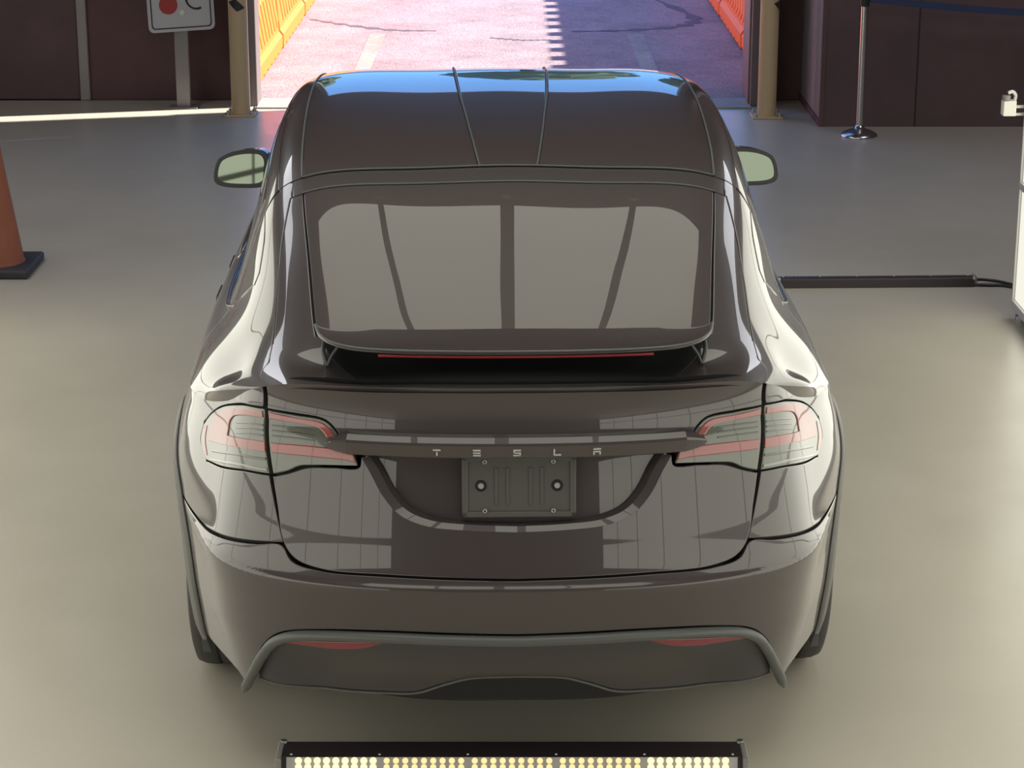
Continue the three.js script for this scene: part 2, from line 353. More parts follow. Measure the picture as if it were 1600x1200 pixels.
function upper(c, r) {
  const a = clamp((c + COLS) * UC, 0, 2 * COLS * UC), b = clamp(r * UR, 0, NR * UR);
  const i = Math.min(NR * UR - 1, Math.floor(b)), j = Math.min(2 * COLS * UC - 1, Math.floor(a)), fb = b - i, fa = a - j;
  const out = [];
  for (let k = 0; k < 3; k++) {
    const g = (ii, jj) => {
      const I = clamp(ii, 0, NR * UR), J = clamp(jj, 0, 2 * COLS * UC);
      if (ii !== I) return 2 * FINE[I][J][k] - FINE[2 * I - ii][J][k];
      if (jj !== J) return 2 * FINE[I][J][k] - FINE[I][2 * J - jj][k];
      return FINE[I][J][k];
    };
    const q = [];
    for (let d = -1; d <= 2; d++) q.push(cr(g(clamp(i + d, 0, NR * UR), j - 1), g(clamp(i + d, 0, NR * UR), j), g(clamp(i + d, 0, NR * UR), j + 1), g(clamp(i + d, 0, NR * UR), j + 2), fa));
    if (i === 0) q[0] = 2 * q[1] - q[2];
    if (i === NR * UR - 1) q[3] = 2 * q[2] - q[1];
    out.push(cr(...q, fb));
  }
  return V(...out);
}
function normalOf(S, a, b, ea, eb) {
  const n = S(a + ea, b).sub(S(a - ea, b)).cross(S(a, b + eb).sub(S(a, b - eb))).normalize();
  const p = S(a, b), c = V(0, 0.55, clamp(p.z, -2.9, 0.1));
  if (n.dot(p.clone().sub(c)) < 0) n.negate();
  return n;
}
const TUB = { S: tub, ea: 0.004, eb: 0.004, box: [-LEN * 0.45, LEN * 0.45, 0.18, 1.2] };
const UP = { S: upper, ea: 0.02, eb: 0.02, box: [-8, 8, 0, NR] };
for (const B of [TUB, UP]) B.n = (a, b) => normalOf(B.S, a, b, B.ea, B.eb);

const CAR_TURN = 0.0235;
const CAR_X = -0.011;
const carPoint = (p) => V(CAR_X + p.x * Math.cos(CAR_TURN) + p.z * Math.sin(CAR_TURN), p.y, -p.x * Math.sin(CAR_TURN) + p.z * Math.cos(CAR_TURN));
const carEye = (() => { const e = camera.position; return V((e.x - CAR_X) * Math.cos(CAR_TURN) - e.z * Math.sin(CAR_TURN), e.y, (e.x - CAR_X) * Math.sin(CAR_TURN) + e.z * Math.cos(CAR_TURN)); })();
// photograph pixel on the car's left half -> (|a|, b) on a base surface
function find(B, u, v) {
  if (!B.samples) {
    B.samples = [];
    const [a0, a1, b0, b1] = B.box, n = 90;
    for (let i = 0; i <= n; i++) for (let j = 0; j <= n; j++) {
      const a = lerp(a0, a1, i / n), b = lerp(b0, b1, j / n), p = B.S(a, b);
      if (B.n(a, b).dot(carEye.clone().sub(p)) < 0) continue;
      B.samples.push([a, b, ...toPixel(carPoint(p))]);
    }
  }
  let best = null, bd = 1e9;
  for (const q of B.samples) { const d = (q[2] - u) ** 2 + (q[3] - v) ** 2; if (d < bd) { bd = d; best = q; } }
  let [a, b] = best;
  for (let k = 0; k < 12; k++) {
    const f = (x, y) => toPixel(carPoint(B.S(x, y)));
    const p = f(a, b), pa = f(a + B.ea, b), pb = f(a, b + B.eb);
    const J = [(pa[0] - p[0]) / B.ea, (pb[0] - p[0]) / B.eb, (pa[1] - p[1]) / B.ea, (pb[1] - p[1]) / B.eb];
    const det = J[0] * J[3] - J[1] * J[2]; if (Math.abs(det) < 1e-3) break;
    const ru = u - p[0], rv = v - p[1];
    let da = (J[3] * ru - J[1] * rv) / det, db = (-J[2] * ru + J[0] * rv) / det;
    const lim = 20; da = clamp(da, -lim * B.ea, lim * B.ea); db = clamp(db, -lim * B.eb, lim * B.eb);
    a = clamp(a + da, B.box[0], B.box[1]); b = clamp(b + db, B.box[2], B.box[3]);
  }
  return [Math.abs(a), b];
}
const px = (B, list) => list.map(([u, v]) => u >= 802 ? [0, find(B, 803, v)[1]] : find(B, u, v));
function curve(pts) {
  if (pts.length === 2) return (t) => [lerp(pts[0][0], pts[1][0], t), lerp(pts[0][1], pts[1][1], t)];
  const c = new THREE.CatmullRomCurve3(pts.map((p) => V(p[0], p[1], 0)), false, 'centripetal'); c.arcLengthDivisions = 400;
  return (t) => { const p = c.getPointAt(clamp(t)); return [p.x, p.y]; };
}
/* A panel between four curves (c0 and c1 run along u; d0 and d1, optional, along v) on a base surface. side = 1 or -1.
   open: which of the edges [u=0, u=1, v=0, v=1] join another piece without a gap. */
function panel(B, c0, c1, { side = 1, nu = 40, nv = 24, off = 0, gap = 0.0035, open = [0, 0, 0, 0], d0, d1, thick = 0.026, cull, bevel = 0.0015 } = {}) {
  const C0 = curve(c0), C1 = curve(c1), D0 = d0 && curve(d0), D1 = d1 && curve(d1);
  const at = (u, v) => {
    const p = C0(u), q = C1(u); let a = lerp(p[0], q[0], v), b = lerp(p[1], q[1], v);
    if (D0 || D1) {
      const p00 = C0(0), p10 = C0(1), p01 = C1(0), p11 = C1(1);
      const l = D0 ? D0(v) : [lerp(p00[0], p01[0], v), lerp(p00[1], p01[1], v)], r = D1 ? D1(v) : [lerp(p10[0], p11[0], v), lerp(p10[1], p11[1], v)];
      a += (1 - u) * (l[0] - lerp(p00[0], p01[0], v)) + u * (r[0] - lerp(p10[0], p11[0], v));
      b += (1 - u) * (l[1] - lerp(p00[1], p01[1], v)) + u * (r[1] - lerp(p10[1], p11[1], v));
    }
    return [a * side, b];
  };
  const P3 = (u, v) => B.S(...at(u, v));
  const len = (f) => { let l = 0, p = f(0); for (let k = 1; k <= 12; k++) { const q = f(k / 12); l += p.distanceTo(q); p = q; } return Math.max(l, 0.01); };
  const lu = Math.max(len((t) => P3(t, 0.5)), 0.01), lv = Math.max(len((t) => P3(0.5, t)), 0.01);
  const axis = (n, l, o0, o1) => { const g0 = o0 ? 0 : gap / 2 / l, g1 = o1 ? 0 : gap / 2 / l, w = 0.003 / l, list = [g0]; if (!o0) list.push(g0 + w); for (let k = 1; k < n; k++) list.push(lerp(g0 + (o0 ? 0 : w), 1 - g1 - (o1 ? 0 : w), k / n)); if (!o1) list.push(1 - g1 - w); list.push(1 - g1); return list; };
  const us = axis(nu, lu, open[0], open[1]), vs = axis(nv, lv, open[2], open[3]), nU = us.length, nV = vs.length;
  const P = [], Nn = [];
  for (let j = 0; j < nV; j++) for (let i = 0; i < nU; i++) {
    const [a, b] = at(us[i], vs[j]), n = B.n(a, b), p = B.S(a, b).addScaledVector(n, off);
    const ed = V(0, 0, 0);
    const add = (du, dv) => { const q = P3(clamp(us[i] + du), clamp(vs[j] + dv)).sub(P3(clamp(us[i] - du), clamp(vs[j] - dv))).normalize(); ed.add(q); };
    if (i === 0 && !open[0]) add(-0.02, 0); if (i === nU - 1 && !open[1]) add(0.02, 0); if (j === 0 && !open[2]) add(0, -0.02); if (j === nV - 1 && !open[3]) add(0, 0.02);
    let nn = n;
    if (ed.lengthSq() > 0) { p.addScaledVector(n, -bevel); nn = n.clone().addScaledVector(ed.normalize(), 0.9).normalize(); }
    P.push(p); Nn.push(nn);
  }
  const pos = [], nor = [];
  const tri = (i, j, k, ni = Nn[i], nj = Nn[j], nk = Nn[k], A = P[i], Bq = P[j], C = P[k]) => {
    if (cull && cull(A.clone().add(Bq).add(C).divideScalar(3))) return;
    const f = Bq.clone().sub(A).cross(C.clone().sub(A));
    const list = f.dot(ni) + f.dot(nj) + f.dot(nk) < 0 ? [[A, ni], [C, nk], [Bq, nj]] : [[A, ni], [Bq, nj], [C, nk]];
    for (const [p, n] of list) { pos.push(p.x, p.y, p.z); nor.push(n.x, n.y, n.z); }
  };
  for (let j = 0; j < nV - 1; j++) for (let i = 0; i < nU - 1; i++) {
    const a = j * nU + i, b = a + 1, c = a + nU, d = c + 1;
    tri(a, b, d); tri(a, d, c);
  }
  if (thick) {
    const strip = (ids, o) => {
      for (let k = 0; k < ids.length - 1; k++) {
        const A = P[ids[k]], Bq = P[ids[k + 1]], inner = (id) => { const n = Nn[id]; const i = id % nU, j = (id - i) / nU; const [a, b] = at(us[i], vs[j]); return P[id].clone().addScaledVector(B.n(a, b), -thick); };
        const A2 = inner(ids[k]), B2 = inner(ids[k + 1]), e = o(ids[k]);
        tri(0, 0, 0, e, e, e, A, Bq, B2); tri(0, 0, 0, e, e, e, A, B2, A2);
      }
    };
    const dir = (du, dv) => (id) => { const i = id % nU, j = (id - i) / nU; return P3(clamp(us[i] + du), clamp(vs[j] + dv)).sub(P3(clamp(us[i] - du), clamp(vs[j] - dv))).normalize(); };
    if (!open[0]) strip([...Array(nV).keys()].map((j) => j * nU), dir(-0.02, 0));
    if (!open[1]) strip([...Array(nV).keys()].map((j) => j * nU + nU - 1), dir(0.02, 0));
    if (!open[2]) strip([...Array(nU).keys()], dir(0, -0.02));
    if (!open[3]) strip([...Array(nU).keys()].map((i) => (nV - 1) * nU + i), dir(0, 0.02));
  }
  const g = new THREE.BufferGeometry();
  g.setAttribute('position', new THREE.Float32BufferAttribute(pos, 3));
  g.setAttribute('normal', new THREE.Float32BufferAttribute(nor, 3));
  return g;
}
const both = (f) => [f(1), f(-1)];

// ---------------------------------------------------------------- the car itself
const C = {
  paint: mat(0.054, 0.044, 0.045, 0.35, { specularIntensity: 0.6, clearcoat: 1, clearcoatRoughness: 0.012 }),  // black paint lightened so its base colour imitates haze
  glass: mat(0.060, 0.048, 0.048, 0.35, { specularIntensity: 0.3, clearcoat: 1, clearcoatRoughness: 0.004, ior: 1.5 }),  // base colour raised in place of haze and the reflected ceiling
  inner: mat(0.006, 0.006, 0.007, 0.7),
  trim: mat(0.035, 0.033, 0.033, 0.32),
  satin: mat(0.085, 0.09, 0.088, 0.42),
  diffuser: mat(0.050, 0.047, 0.050, 0.5),
  cladding: mat(0.09, 0.085, 0.08, 0.45),
  tyre: mat(0.05, 0.046, 0.044, 0.75),
  rim: mat(0.10, 0.10, 0.105, 0.35, { metalness: 0.8 }),
  lampBase: mat(0.085, 0.09, 0.075, 0.3, { clearcoat: 1, clearcoatRoughness: 0.02 }),
  lampRed: mat(0.27, 0.062, 0.06, 0.3, { clearcoat: 1, clearcoatRoughness: 0.02 }),
  lampFin: mat(0.05, 0.052, 0.045, 0.3, { clearcoat: 1, clearcoatRoughness: 0.02 }),
  lampPale: mat(0.19, 0.2, 0.18, 0.25, { clearcoat: 1, clearcoatRoughness: 0.02 }),
  reflector: mat(0.20, 0.018, 0.03, 0.25, { clearcoat: 1, clearcoatRoughness: 0.05 }),
  brake: mat(0.22, 0.02, 0.03, 0.3),
  letter: mat(0.62, 0.62, 0.62, 0.25, { metalness: 0.6 }),
  mirror: mat(0.155, 0.18, 0.145, 0.02, { metalness: 1 }),
  bezel: mat(0.010, 0.009, 0.010, 0.5),
  plate: mat(0.075, 0.070, 0.066, 0.55),
  screw: mat(0.42, 0.41, 0.40, 0.4, { metalness: 0.5 }),
};
const car = thing('car', 'black electric hatchback sports utility car seen from behind with raised rear spoiler', 'car', [CAR_X, 0, 0], CAR_TURN);
const WHEEL_Y = 0.365, ARCH = 0.405;
const inArch = (p) => Math.abs(p.x) > 0.7 && [0, -2.965].some((z) => Math.hypot(p.z - z, p.y - WHEEL_Y) < ARCH);

// black inner shell: what shows in the gaps
{
  const g = [];
  for (const side of [1, -1]) {
    const bottom = [], top = [];
    for (let k = 0; k <= 60; k++) { const s = LEN * k / 60; bottom.push([s, 0.30]); top.push([s, topY(s)]); }
    g.push(panel(TUB, bottom, top, { side, nu: 220, nv: 50, off: -0.03, gap: 0, open: [1, 1, 1, 1], thick: 0, cull: (p) => inArch(p) || (p.z > 0.7 && Math.abs(p.x) < 0.52 && p.y > 0.70 && p.y < 1.06) }));
  }
  g.push(panel(UP, [[-8, 0], [8, 0]], [[-8, NR], [8, NR]], { nu: 120, nv: 120, off: -0.014, gap: 0, open: [1, 1, 1, 1], thick: 0 }));
  mesh('inner_shell', g, C.inner, car);
  mesh('underbody', [box(-0.66, 0.66, 0.22, 0.28, -3.6, 0.45, 0.02), box(-0.93, 0.93, 0.20, 0.34, -2.45, -0.5, 0.02)], C.inner, car);
}
// shut line of the hatch on the two surfaces (pixels of the left half)
const hatchTub = [[416, 609], [414, 640], [418, 690], [425, 741], [432, 790], [441, 846], [458, 872], [500, 889], [600, 898], [700, 903], [803, 905]];
const shutUp = px(UP, [[461, 287], [448, 340], [440, 385], [434, 440], [431, 485], [426, 532], [421, 565]]);
const rimPoint = find(TUB, 416, 609);
// where that rim point lies along row 0 of the upper surface
const rimC = (() => { let best = 3, bd = 1e9; const p = tub(rimPoint[0], topY(rimPoint[0])); for (let c = 0; c <= 8; c += 0.02) { const d = upper(c, 0).distanceTo(p); if (d < bd) { bd = d; best = c; } } return best; })();
shutUp.push([rimC, 0]);
const GLASS_TOP = 5.47, GLASS_END = 2.12, BAR_TOP = 5.92;
shutUp[0] = [shutUp[0][0], shutUp[0][1]];
const shutC = (r) => { // column of the shut line at row r
  for (let k = 0; k < shutUp.length - 1; k++) if (r <= shutUp[k][1] && r >= shutUp[k + 1][1]) return lerp(shutUp[k][0], shutUp[k + 1][0], (shutUp[k][1] - r) / (shutUp[k][1] - shutUp[k + 1][1]));
  return r > shutUp[0][1] ? shutUp[0][0] : shutUp[shutUp.length - 1][0];
};
const shutLine = (r0, r1, n = 12) => Array.from({ length: n + 1 }, (_, k) => { const r = lerp(r0, r1, k / n); return [shutC(r), r]; });
const colLine = (c, r0, r1, n = 8) => Array.from({ length: n + 1 }, (_, k) => [c, lerp(r0, r1, k / n)]);
const rowLine = (r, c0, c1, n = 8) => Array.from({ length: n + 1 }, (_, k) => [lerp(c0, c1, k / n), r]);
const rimLine = (s0, s1, n = 16) => Array.from({ length: n + 1 }, (_, k) => { const s = lerp(s0, s1, k / n); return [s, topY(s)]; });

// --- glass and roof
mesh('rear_window', panel(UP, rowLine(GLASS_END, -1.99, 1.99), rowLine(GLASS_TOP, -1.995, 1.995), { nu: 80, nv: 70, off: 0.001, gap: 0.006 }), C.glass, car);
mesh('roof_crossbar', panel(UP, rowLine(GLASS_TOP, -2.4, 2.4), rowLine(BAR_TOP, -2.4, 2.4), { nu: 60, nv: 8, off: -0.001, gap: 0.005 }), C.paint, car);
const spineC = (r) => lerp(0.30, 0.50, (r - BAR_TOP) / (10.35 - BAR_TOP));
const spineLine = (k = 1) => Array.from({ length: 13 }, (_, i) => { const r = lerp(BAR_TOP, 10.35, i / 12), q = (r - BAR_TOP) / (10.35 - BAR_TOP); return [k * (0.28 + 0.28 * Math.sin(q * 1.45)), r]; });
mesh('roof_spine', panel(UP, spineLine(-1), spineLine(1), { nu: 60, nv: 14, off: 0.0, gap: 0.008 }), C.paint, car);
for (const side of [1, -1]) mesh('roof_window', panel(UP, spineLine(1), colLine(2.0, BAR_TOP, 10.35), { side, nu: 70, nv: 40, off: 0.001, gap: 0.008 }), C.glass, car);
mesh('windshield', panel(UP, rowLine(10.37, -2.3, 2.3), rowLine(12.85, -2.7, 2.7), { nu: 50, nv: 40, off: 0.0 }), C.glass, car);
mesh('hood', panel(UP, rowLine(12.9, -3.2, 3.2), rowLine(14.8, -4.5, 4.5), { nu: 50, nv: 40 }), C.paint, car);
// pale seals round the roof windows
{
  const line = (pts, side = 1, r = 0.0032) => new THREE.TubeGeometry(new THREE.CatmullRomCurve3(pts.map(([c, rr]) => { const a = c * side; return upper(a, rr).addScaledVector(UP.n(a, rr), 0.0025); })), 60, r, 6);
  const g = [];
  for (const s of [1, -1]) { g.push(line(spineLine(1), s, 0.0034), line(colLine(2.0, BAR_TOP, 10.35), s)); }
  g.push(line(rowLine(BAR_TOP, -2.0, 2.0, 20)), line(rowLine(GLASS_TOP, -2.0, 2.0, 20)));
  mesh('roof_seal', g, C.satin, car);
}
for (const side of [1, -1]) {
  // hatch pillar beside the rear window
  mesh('hatch_pillar', [panel(UP, colLine(2.0, GLASS_TOP, GLASS_END), shutLine(GLASS_TOP, GLASS_END), { side, nu: 60, nv: 16, open: [0, 1, 0, 0] })], C.paint, car);
  // falcon style rear door, front door, fender, quarter: upper halves
  mesh('roof_rail', [panel(UP, colLine(2.0, BAR_TOP, 10.35), colLine(3.0, BAR_TOP, 10.35), { side, nu: 70, nv: 12 }), panel(UP, [[2.4, GLASS_TOP], [2.4, BAR_TOP]], [[3.0, GLASS_TOP], [3.0, BAR_TOP]], { side, nu: 6, nv: 6 })], C.paint, car);
  mesh('windshield_pillar', panel(UP, [[2.32, 10.37], [2.5, 11.6], [2.72, 12.85]], [[4.0, 10.37], [4.0, 11.6], [3.9, 12.85]], { side, nu: 40, nv: 10 }), C.paint, car);
  mesh('rear_door', panel(UP, colLine(3.0, 5.95, 8.95), colLine(8, 5.95, 8.95), { side, nu: 50, nv: 50, open: [0, 0, 0, 1] }), C.paint, car);
  mesh('front_door', panel(UP, colLine(3.0, 9.0, 10.35), colLine(8, 9.0, 11.7), { side, nu: 50, nv: 50, open: [0, 0, 0, 1], d1: [[3.0, 10.35], [4.0, 10.6], [4.0, 11.5], [6.2, 11.7], [8, 11.7]] }), C.paint, car);
  mesh('front_fender', panel(UP, [[4.0, 11.75], [4.0, 12.9], [4.5, 14.8]], [[8, 11.75], [8, 12.9], [8, 14.9]], { side, nu: 50, nv: 30, open: [0, 0, 0, 1] }), C.paint, car);
  // windows lie on the doors
  mesh('rear_door_window', panel(UP, colLine(3.95, 6.25, 8.85), colLine(5.9, 6.15, 8.85), { side, nu: 40, nv: 24, off: 0.0022, thick: 0.004 }), C.glass, car);
  mesh('front_door_window', panel(UP, [[3.95, 9.08], [3.95, 10.4], [4.6, 11.35]], [[5.95, 9.08], [5.95, 10.4], [5.95, 11.6]], { side, nu: 40, nv: 24, off: 0.0022, thick: 0.004 }), C.glass, car);
  mesh('quarter_window', panel(UP, [[3.9, 5.86], [3.95, 5.2], [4.3, 4.55]], [[5.7, 5.86], [5.4, 5.2], [4.55, 4.5]], { side, nu: 30, nv: 20, off: 0.0022, thick: 0.004 }), C.glass, car);
  // chrome-less sill line under the windows
  mesh('window_trim', new THREE.TubeGeometry(new THREE.CatmullRomCurve3([[5.5, 5.3], [5.75, 5.86], [5.95, 7], [6.0, 9], [6.0, 11.6]].map(([c, r], i) => upper(c * side, r).addScaledVector(UP.n(c * side, r), i ? 0.003 : -0.012))), 80, 0.006, 8), C.trim, car);
}
// --- quarter panels: upper part, over the lamp, under the lamp and the side
for (const side of [1, -1]) {
  const lampTop = px(TUB, [[411, 637], [375, 631], [346, 634], [330, 645], [318, 662]]);
  const lampOut = px(TUB, [[318, 662], [313, 685], [322, 719]]);
  const lampBot = px(TUB, [[421, 742], [380, 735.5], [340, 728], [322, 719]]);
  const joint = px(TUB, [[443, 848], [400, 846], [345, 836], [322, 824]]);
  const sLamp = lampTop[4][0], sRim = find(TUB, 412, 609)[0] + 0.004;
  const under = panel(TUB, lampBot, joint, { side, nu: 24, nv: 24, open: [0, 1, 0, 0] });
  const over = panel(TUB, rimLine(sRim, sLamp), lampTop, { side, nu: 30, nv: 10, open: [0, 1, 1, 0] });
  const sDoor = sAtZ(-0.36), d0 = [[sLamp, topY(sLamp)], lampTop[4], ...lampOut.slice(1), joint[3]];
  const sidep = panel(TUB, rimLine(sLamp, sDoor), [joint[3], [sAtZ(0.5), joint[3][1] - 0.01], [sAtZ(0.2), joint[3][1] - 0.02], [sDoor, joint[3][1] - 0.02]], { side, nu: 70, nv: 50, open: [1, 0, 1, 0], d0, cull: inArch });
  const upq = panel(UP, shutLine(5.9, 0, 20), colLine(8, 5.9, 0, 20), { side, nu: 80, nv: 50, open: [0, 1, 0, 1] });
  mesh('quarter_panel', [under, over, sidep, upq], C.paint, car);
  // lower side between wheels
  const low = (z0, z1, y0, opt = {}) => panel(TUB, Array.from({ length: 9 }, (_, k) => [sAtZ(lerp(z0, z1, k / 8)), y0]), rimLine(sAtZ(z0), sAtZ(z1), 12), { side, nu: 50, nv: 40, cull: inArch, open: [0, 0, 0, 1], ...opt });
  mesh('rear_door_skin', low(-0.365, -1.28, 0.36), C.paint, car);
  mesh('front_door_skin', low(-1.285, -2.36, 0.36), C.paint, car);
  mesh('front_fender_skin', low(-2.365, -3.45, 0.5), C.paint, car);
  mesh('sill_cladding', panel(TUB, Array.from({ length: 9 }, (_, k) => [sAtZ(lerp(-0.3, -2.6, k / 8)), 0.235]), Array.from({ length: 9 }, (_, k) => [sAtZ(lerp(-0.3, -2.6, k / 8)), 0.355]), { side, nu: 50, nv: 8, off: 0.006, cull: inArch }), C.cladding, car);
  for (const z of [-1.05, -1.5]) { const s = sAtZ(z) * side, p = tub(s, 0.9), n = TUB.n(s, 0.9); const h = box(-0.012, 0.012, -0.014, 0.014, -0.09, 0.09, 0.008); h.translate(p.x + n.x * 0.004, p.y, p.z); mesh('door_handle', h, C.trim, car); }
  // wheel arches
  for (const zc of [0, -2.965]) {
    const ring = { S: (a, b) => { const z = zc + b * Math.cos(a), y = Math.max(0.24, WHEEL_Y + b * Math.sin(a)); const s = sAtZ(z) * side; return tub(s, y).addScaledVector(TUB.n(s, y), 0.012 * smooth(0.48, 0.46, b)); }, ea: 0.01, eb: 0.002 };
    ring.n = (a, b) => { const n = normalOf(ring.S, a, b, ring.ea, ring.eb); if (n.x * side < 0) n.negate(); return n; };
    const a0 = -0.30, a1 = Math.PI + 0.30, arc = (b) => Array.from({ length: 25 }, (_, k) => [lerp(a0, a1, k / 24), b]);
    mesh('wheel_arch_cladding', panel(ring, arc(ARCH - 0.03), arc(ARCH + 0.07), { nu: 60, nv: 8, thick: 0.04 }), C.cladding, car);
  }
}
// --- hatch: deck under the spoiler, lip, lower panel, recess
{
  const rows = (r0, r1) => shutLine(r0, r1, 10);
  const deck = []; // from the window's foot down to the rim
  for (const side of [1, -1]) deck.push(panel(UP, colLine(0, GLASS_END, 0, 10), rows(GLASS_END, 0), { side, nu: 50, nv: 40, open: [1, 1, 1, 0] }));
  mesh('hatch_deck', deck, C.paint, car);
  const sRim = rimPoint[0];
  const lipLow = px(TUB, [[803, 690], [700, 690], [600, 690], [552, 689], [533, 682], [521, 667], [506, 655], [462, 646], [417, 638]]);
  mesh('hatch_lip', both((side) => panel(TUB, rimLine(0, sRim), lipLow, { side, nu: 60, nv: 20, open: [1, 0, 1, 0] })), C.paint, car);
  const O = [[803, 832], [725, 829], [665, 822], [625, 805], [598, 775], [578, 738], [564, 714]];
  const c1 = px(TUB, [...hatchTub].reverse().slice(0, 8));
  const d1 = px(TUB, [[564, 714], [561, 730], [520, 730], [480, 730], [450, 738.5], [425, 743.5]]);
  c1[c1.length - 1] = d1[d1.length - 1];
  mesh('hatch_panel', both((side) => panel(TUB, px(TUB, O), c1, { side, nu: 70, nv: 36, open: [1, 0, 1, 0], d1 })), C.paint, car);
  // chamfer and wall of the number plate recess
  const shrink = (k) => O.map(([u, v]) => [u >= 802 ? 803 : u + (803 - u) * k, v - (v - 712) * k * 1.25]);
  const pO = px(TUB, O), pI = px(TUB, shrink(0.055)), pW = px(TUB, shrink(0.075));
  const ringS = (A, Bc, da, db) => {
    const CA = curve(A), CB = curve(Bc), R = { S: (a, b) => { const p = CA(clamp(Math.abs(a))), q = CB(clamp(Math.abs(a))), s = Math.sign(a || 1), x = [lerp(p[0], q[0], b) * s, lerp(p[1], q[1], b)]; return tub(...x).addScaledVector(TUB.n(...x), lerp(da, db, b)); }, ea: 0.004, eb: 0.05 };
    R.n = (a, b) => { const e = 0.004, aa = clamp(a, e, 1 - e), n = R.S(aa + e, b).sub(R.S(aa - e, b)).cross(R.S(aa, b + 0.05).sub(R.S(aa, b - 0.05))).normalize(); if (n.z * 0.4 + n.y < 0) n.negate(); return n; };
    return R;
  };
  const line = (b) => Array.from({ length: 21 }, (_, k) => [k / 20, b]);
  const mirrorX = (g) => { const q = g.clone(), p = q.attributes.position, n = q.attributes.normal; for (let i = 0; i < p.count; i++) { p.setX(i, -p.getX(i)); n.setX(i, -n.getX(i)); } for (let i = 0; i < p.count; i += 3) for (const at of [p, n]) { const t = [at.getX(i + 1), at.getY(i + 1), at.getZ(i + 1)]; at.setXYZ(i + 1, at.getX(i + 2), at.getY(i + 2), at.getZ(i + 2)); at.setXYZ(i + 2, ...t); } return q; };
  const pair = (g) => [g, mirrorX(g)];
  const flat = { nu: 60, nv: 4, gap: 0, open: [1, 1, 1, 1], thick: 0 };
  mesh('recess_edge', [...pair(panel(ringS(pO, pI, -0.001, -0.013), line(0), line(1), flat)), ...pair(panel(ringS(pI, pW, -0.013, -0.062), line(0), line(1), flat))], C.paint, car);
  const backTop = px(TUB, [[803, 690], [700, 690], [620, 690], [560, 692]]);
  const backLow = px(TUB, [[803, 838], [720, 834], [650, 818], [600, 780], [566, 730]]);
  mesh('plate_recess', both((side) => panel(TUB, backTop, backLow, { side, nu: 40, nv: 24, off: -0.05, gap: 0, open: [1, 1, 1, 1], thick: 0 })), C.paint, car);
  // number plate holder without a plate
  const at = (u, v, off) => { const [s, y] = find(TUB, u, v), sg = u < 803 ? -1 : 1; const q = [s * sg, y]; return { p: tub(...q).addScaledVector(TUB.n(...q), off), n: TUB.n(...q) }; };
  const mid = at(803, 763, -0.05), cen = mid.p.clone(); cen.x = 0.006;
  const h = new THREE.Group();
  const place = (g, dx, dy, dz) => { g.translate(dx, dy, dz); g.rotateX(-Math.atan2(mid.n.y, mid.n.z)); g.translate(cen.x, cen.y, cen.z); return g; };
  const holder = mesh('plate_holder', [place(box(-0.148, 0.148, -0.078, 0.078, 0, 0.012, 0.006), 0, 0, 0.004),
    ...[[-0.150, 0.150, 0.066, 0.082], [-0.150, 0.150, -0.082, -0.066], [-0.150, -0.134, -0.082, 0.082], [0.134, 0.150, -0.082, 0.082]].map(([a, b, c, d]) => place(box(a, b, c, d, 0, 0.010, 0.004), 0, 0, 0.012)),
    ...[-0.06, -0.03, 0.03, 0.06].map((x) => place(box(-0.004, 0.004, -0.05, 0.05, 0, 0.003, 0.001), x, 0, 0.016))], C.plate, car);
  for (const [x, y] of [[-0.09, 0.066], [0.09, 0.066], [-0.09, -0.064], [0.09, -0.064]]) { const g = new THREE.TorusGeometry(0.0045, 0.0016, 6, 14); mesh('screw', place(g, x, y, 0.024), C.screw, holder); }
  for (const x of [-0.1, 0.1]) { const g = new THREE.CylinderGeometry(0.007, 0.009, 0.008, 16); g.rotateX(Math.PI / 2); const w = new THREE.TorusGeometry(0.0125, 0.003, 8, 20); mesh('bolt', [place(g, x, 0.002, 0.020)], C.screw, holder); mesh('bolt_hole', [place(w, x, 0.002, 0.0165)], C.black ?? C.inner, holder); }
}
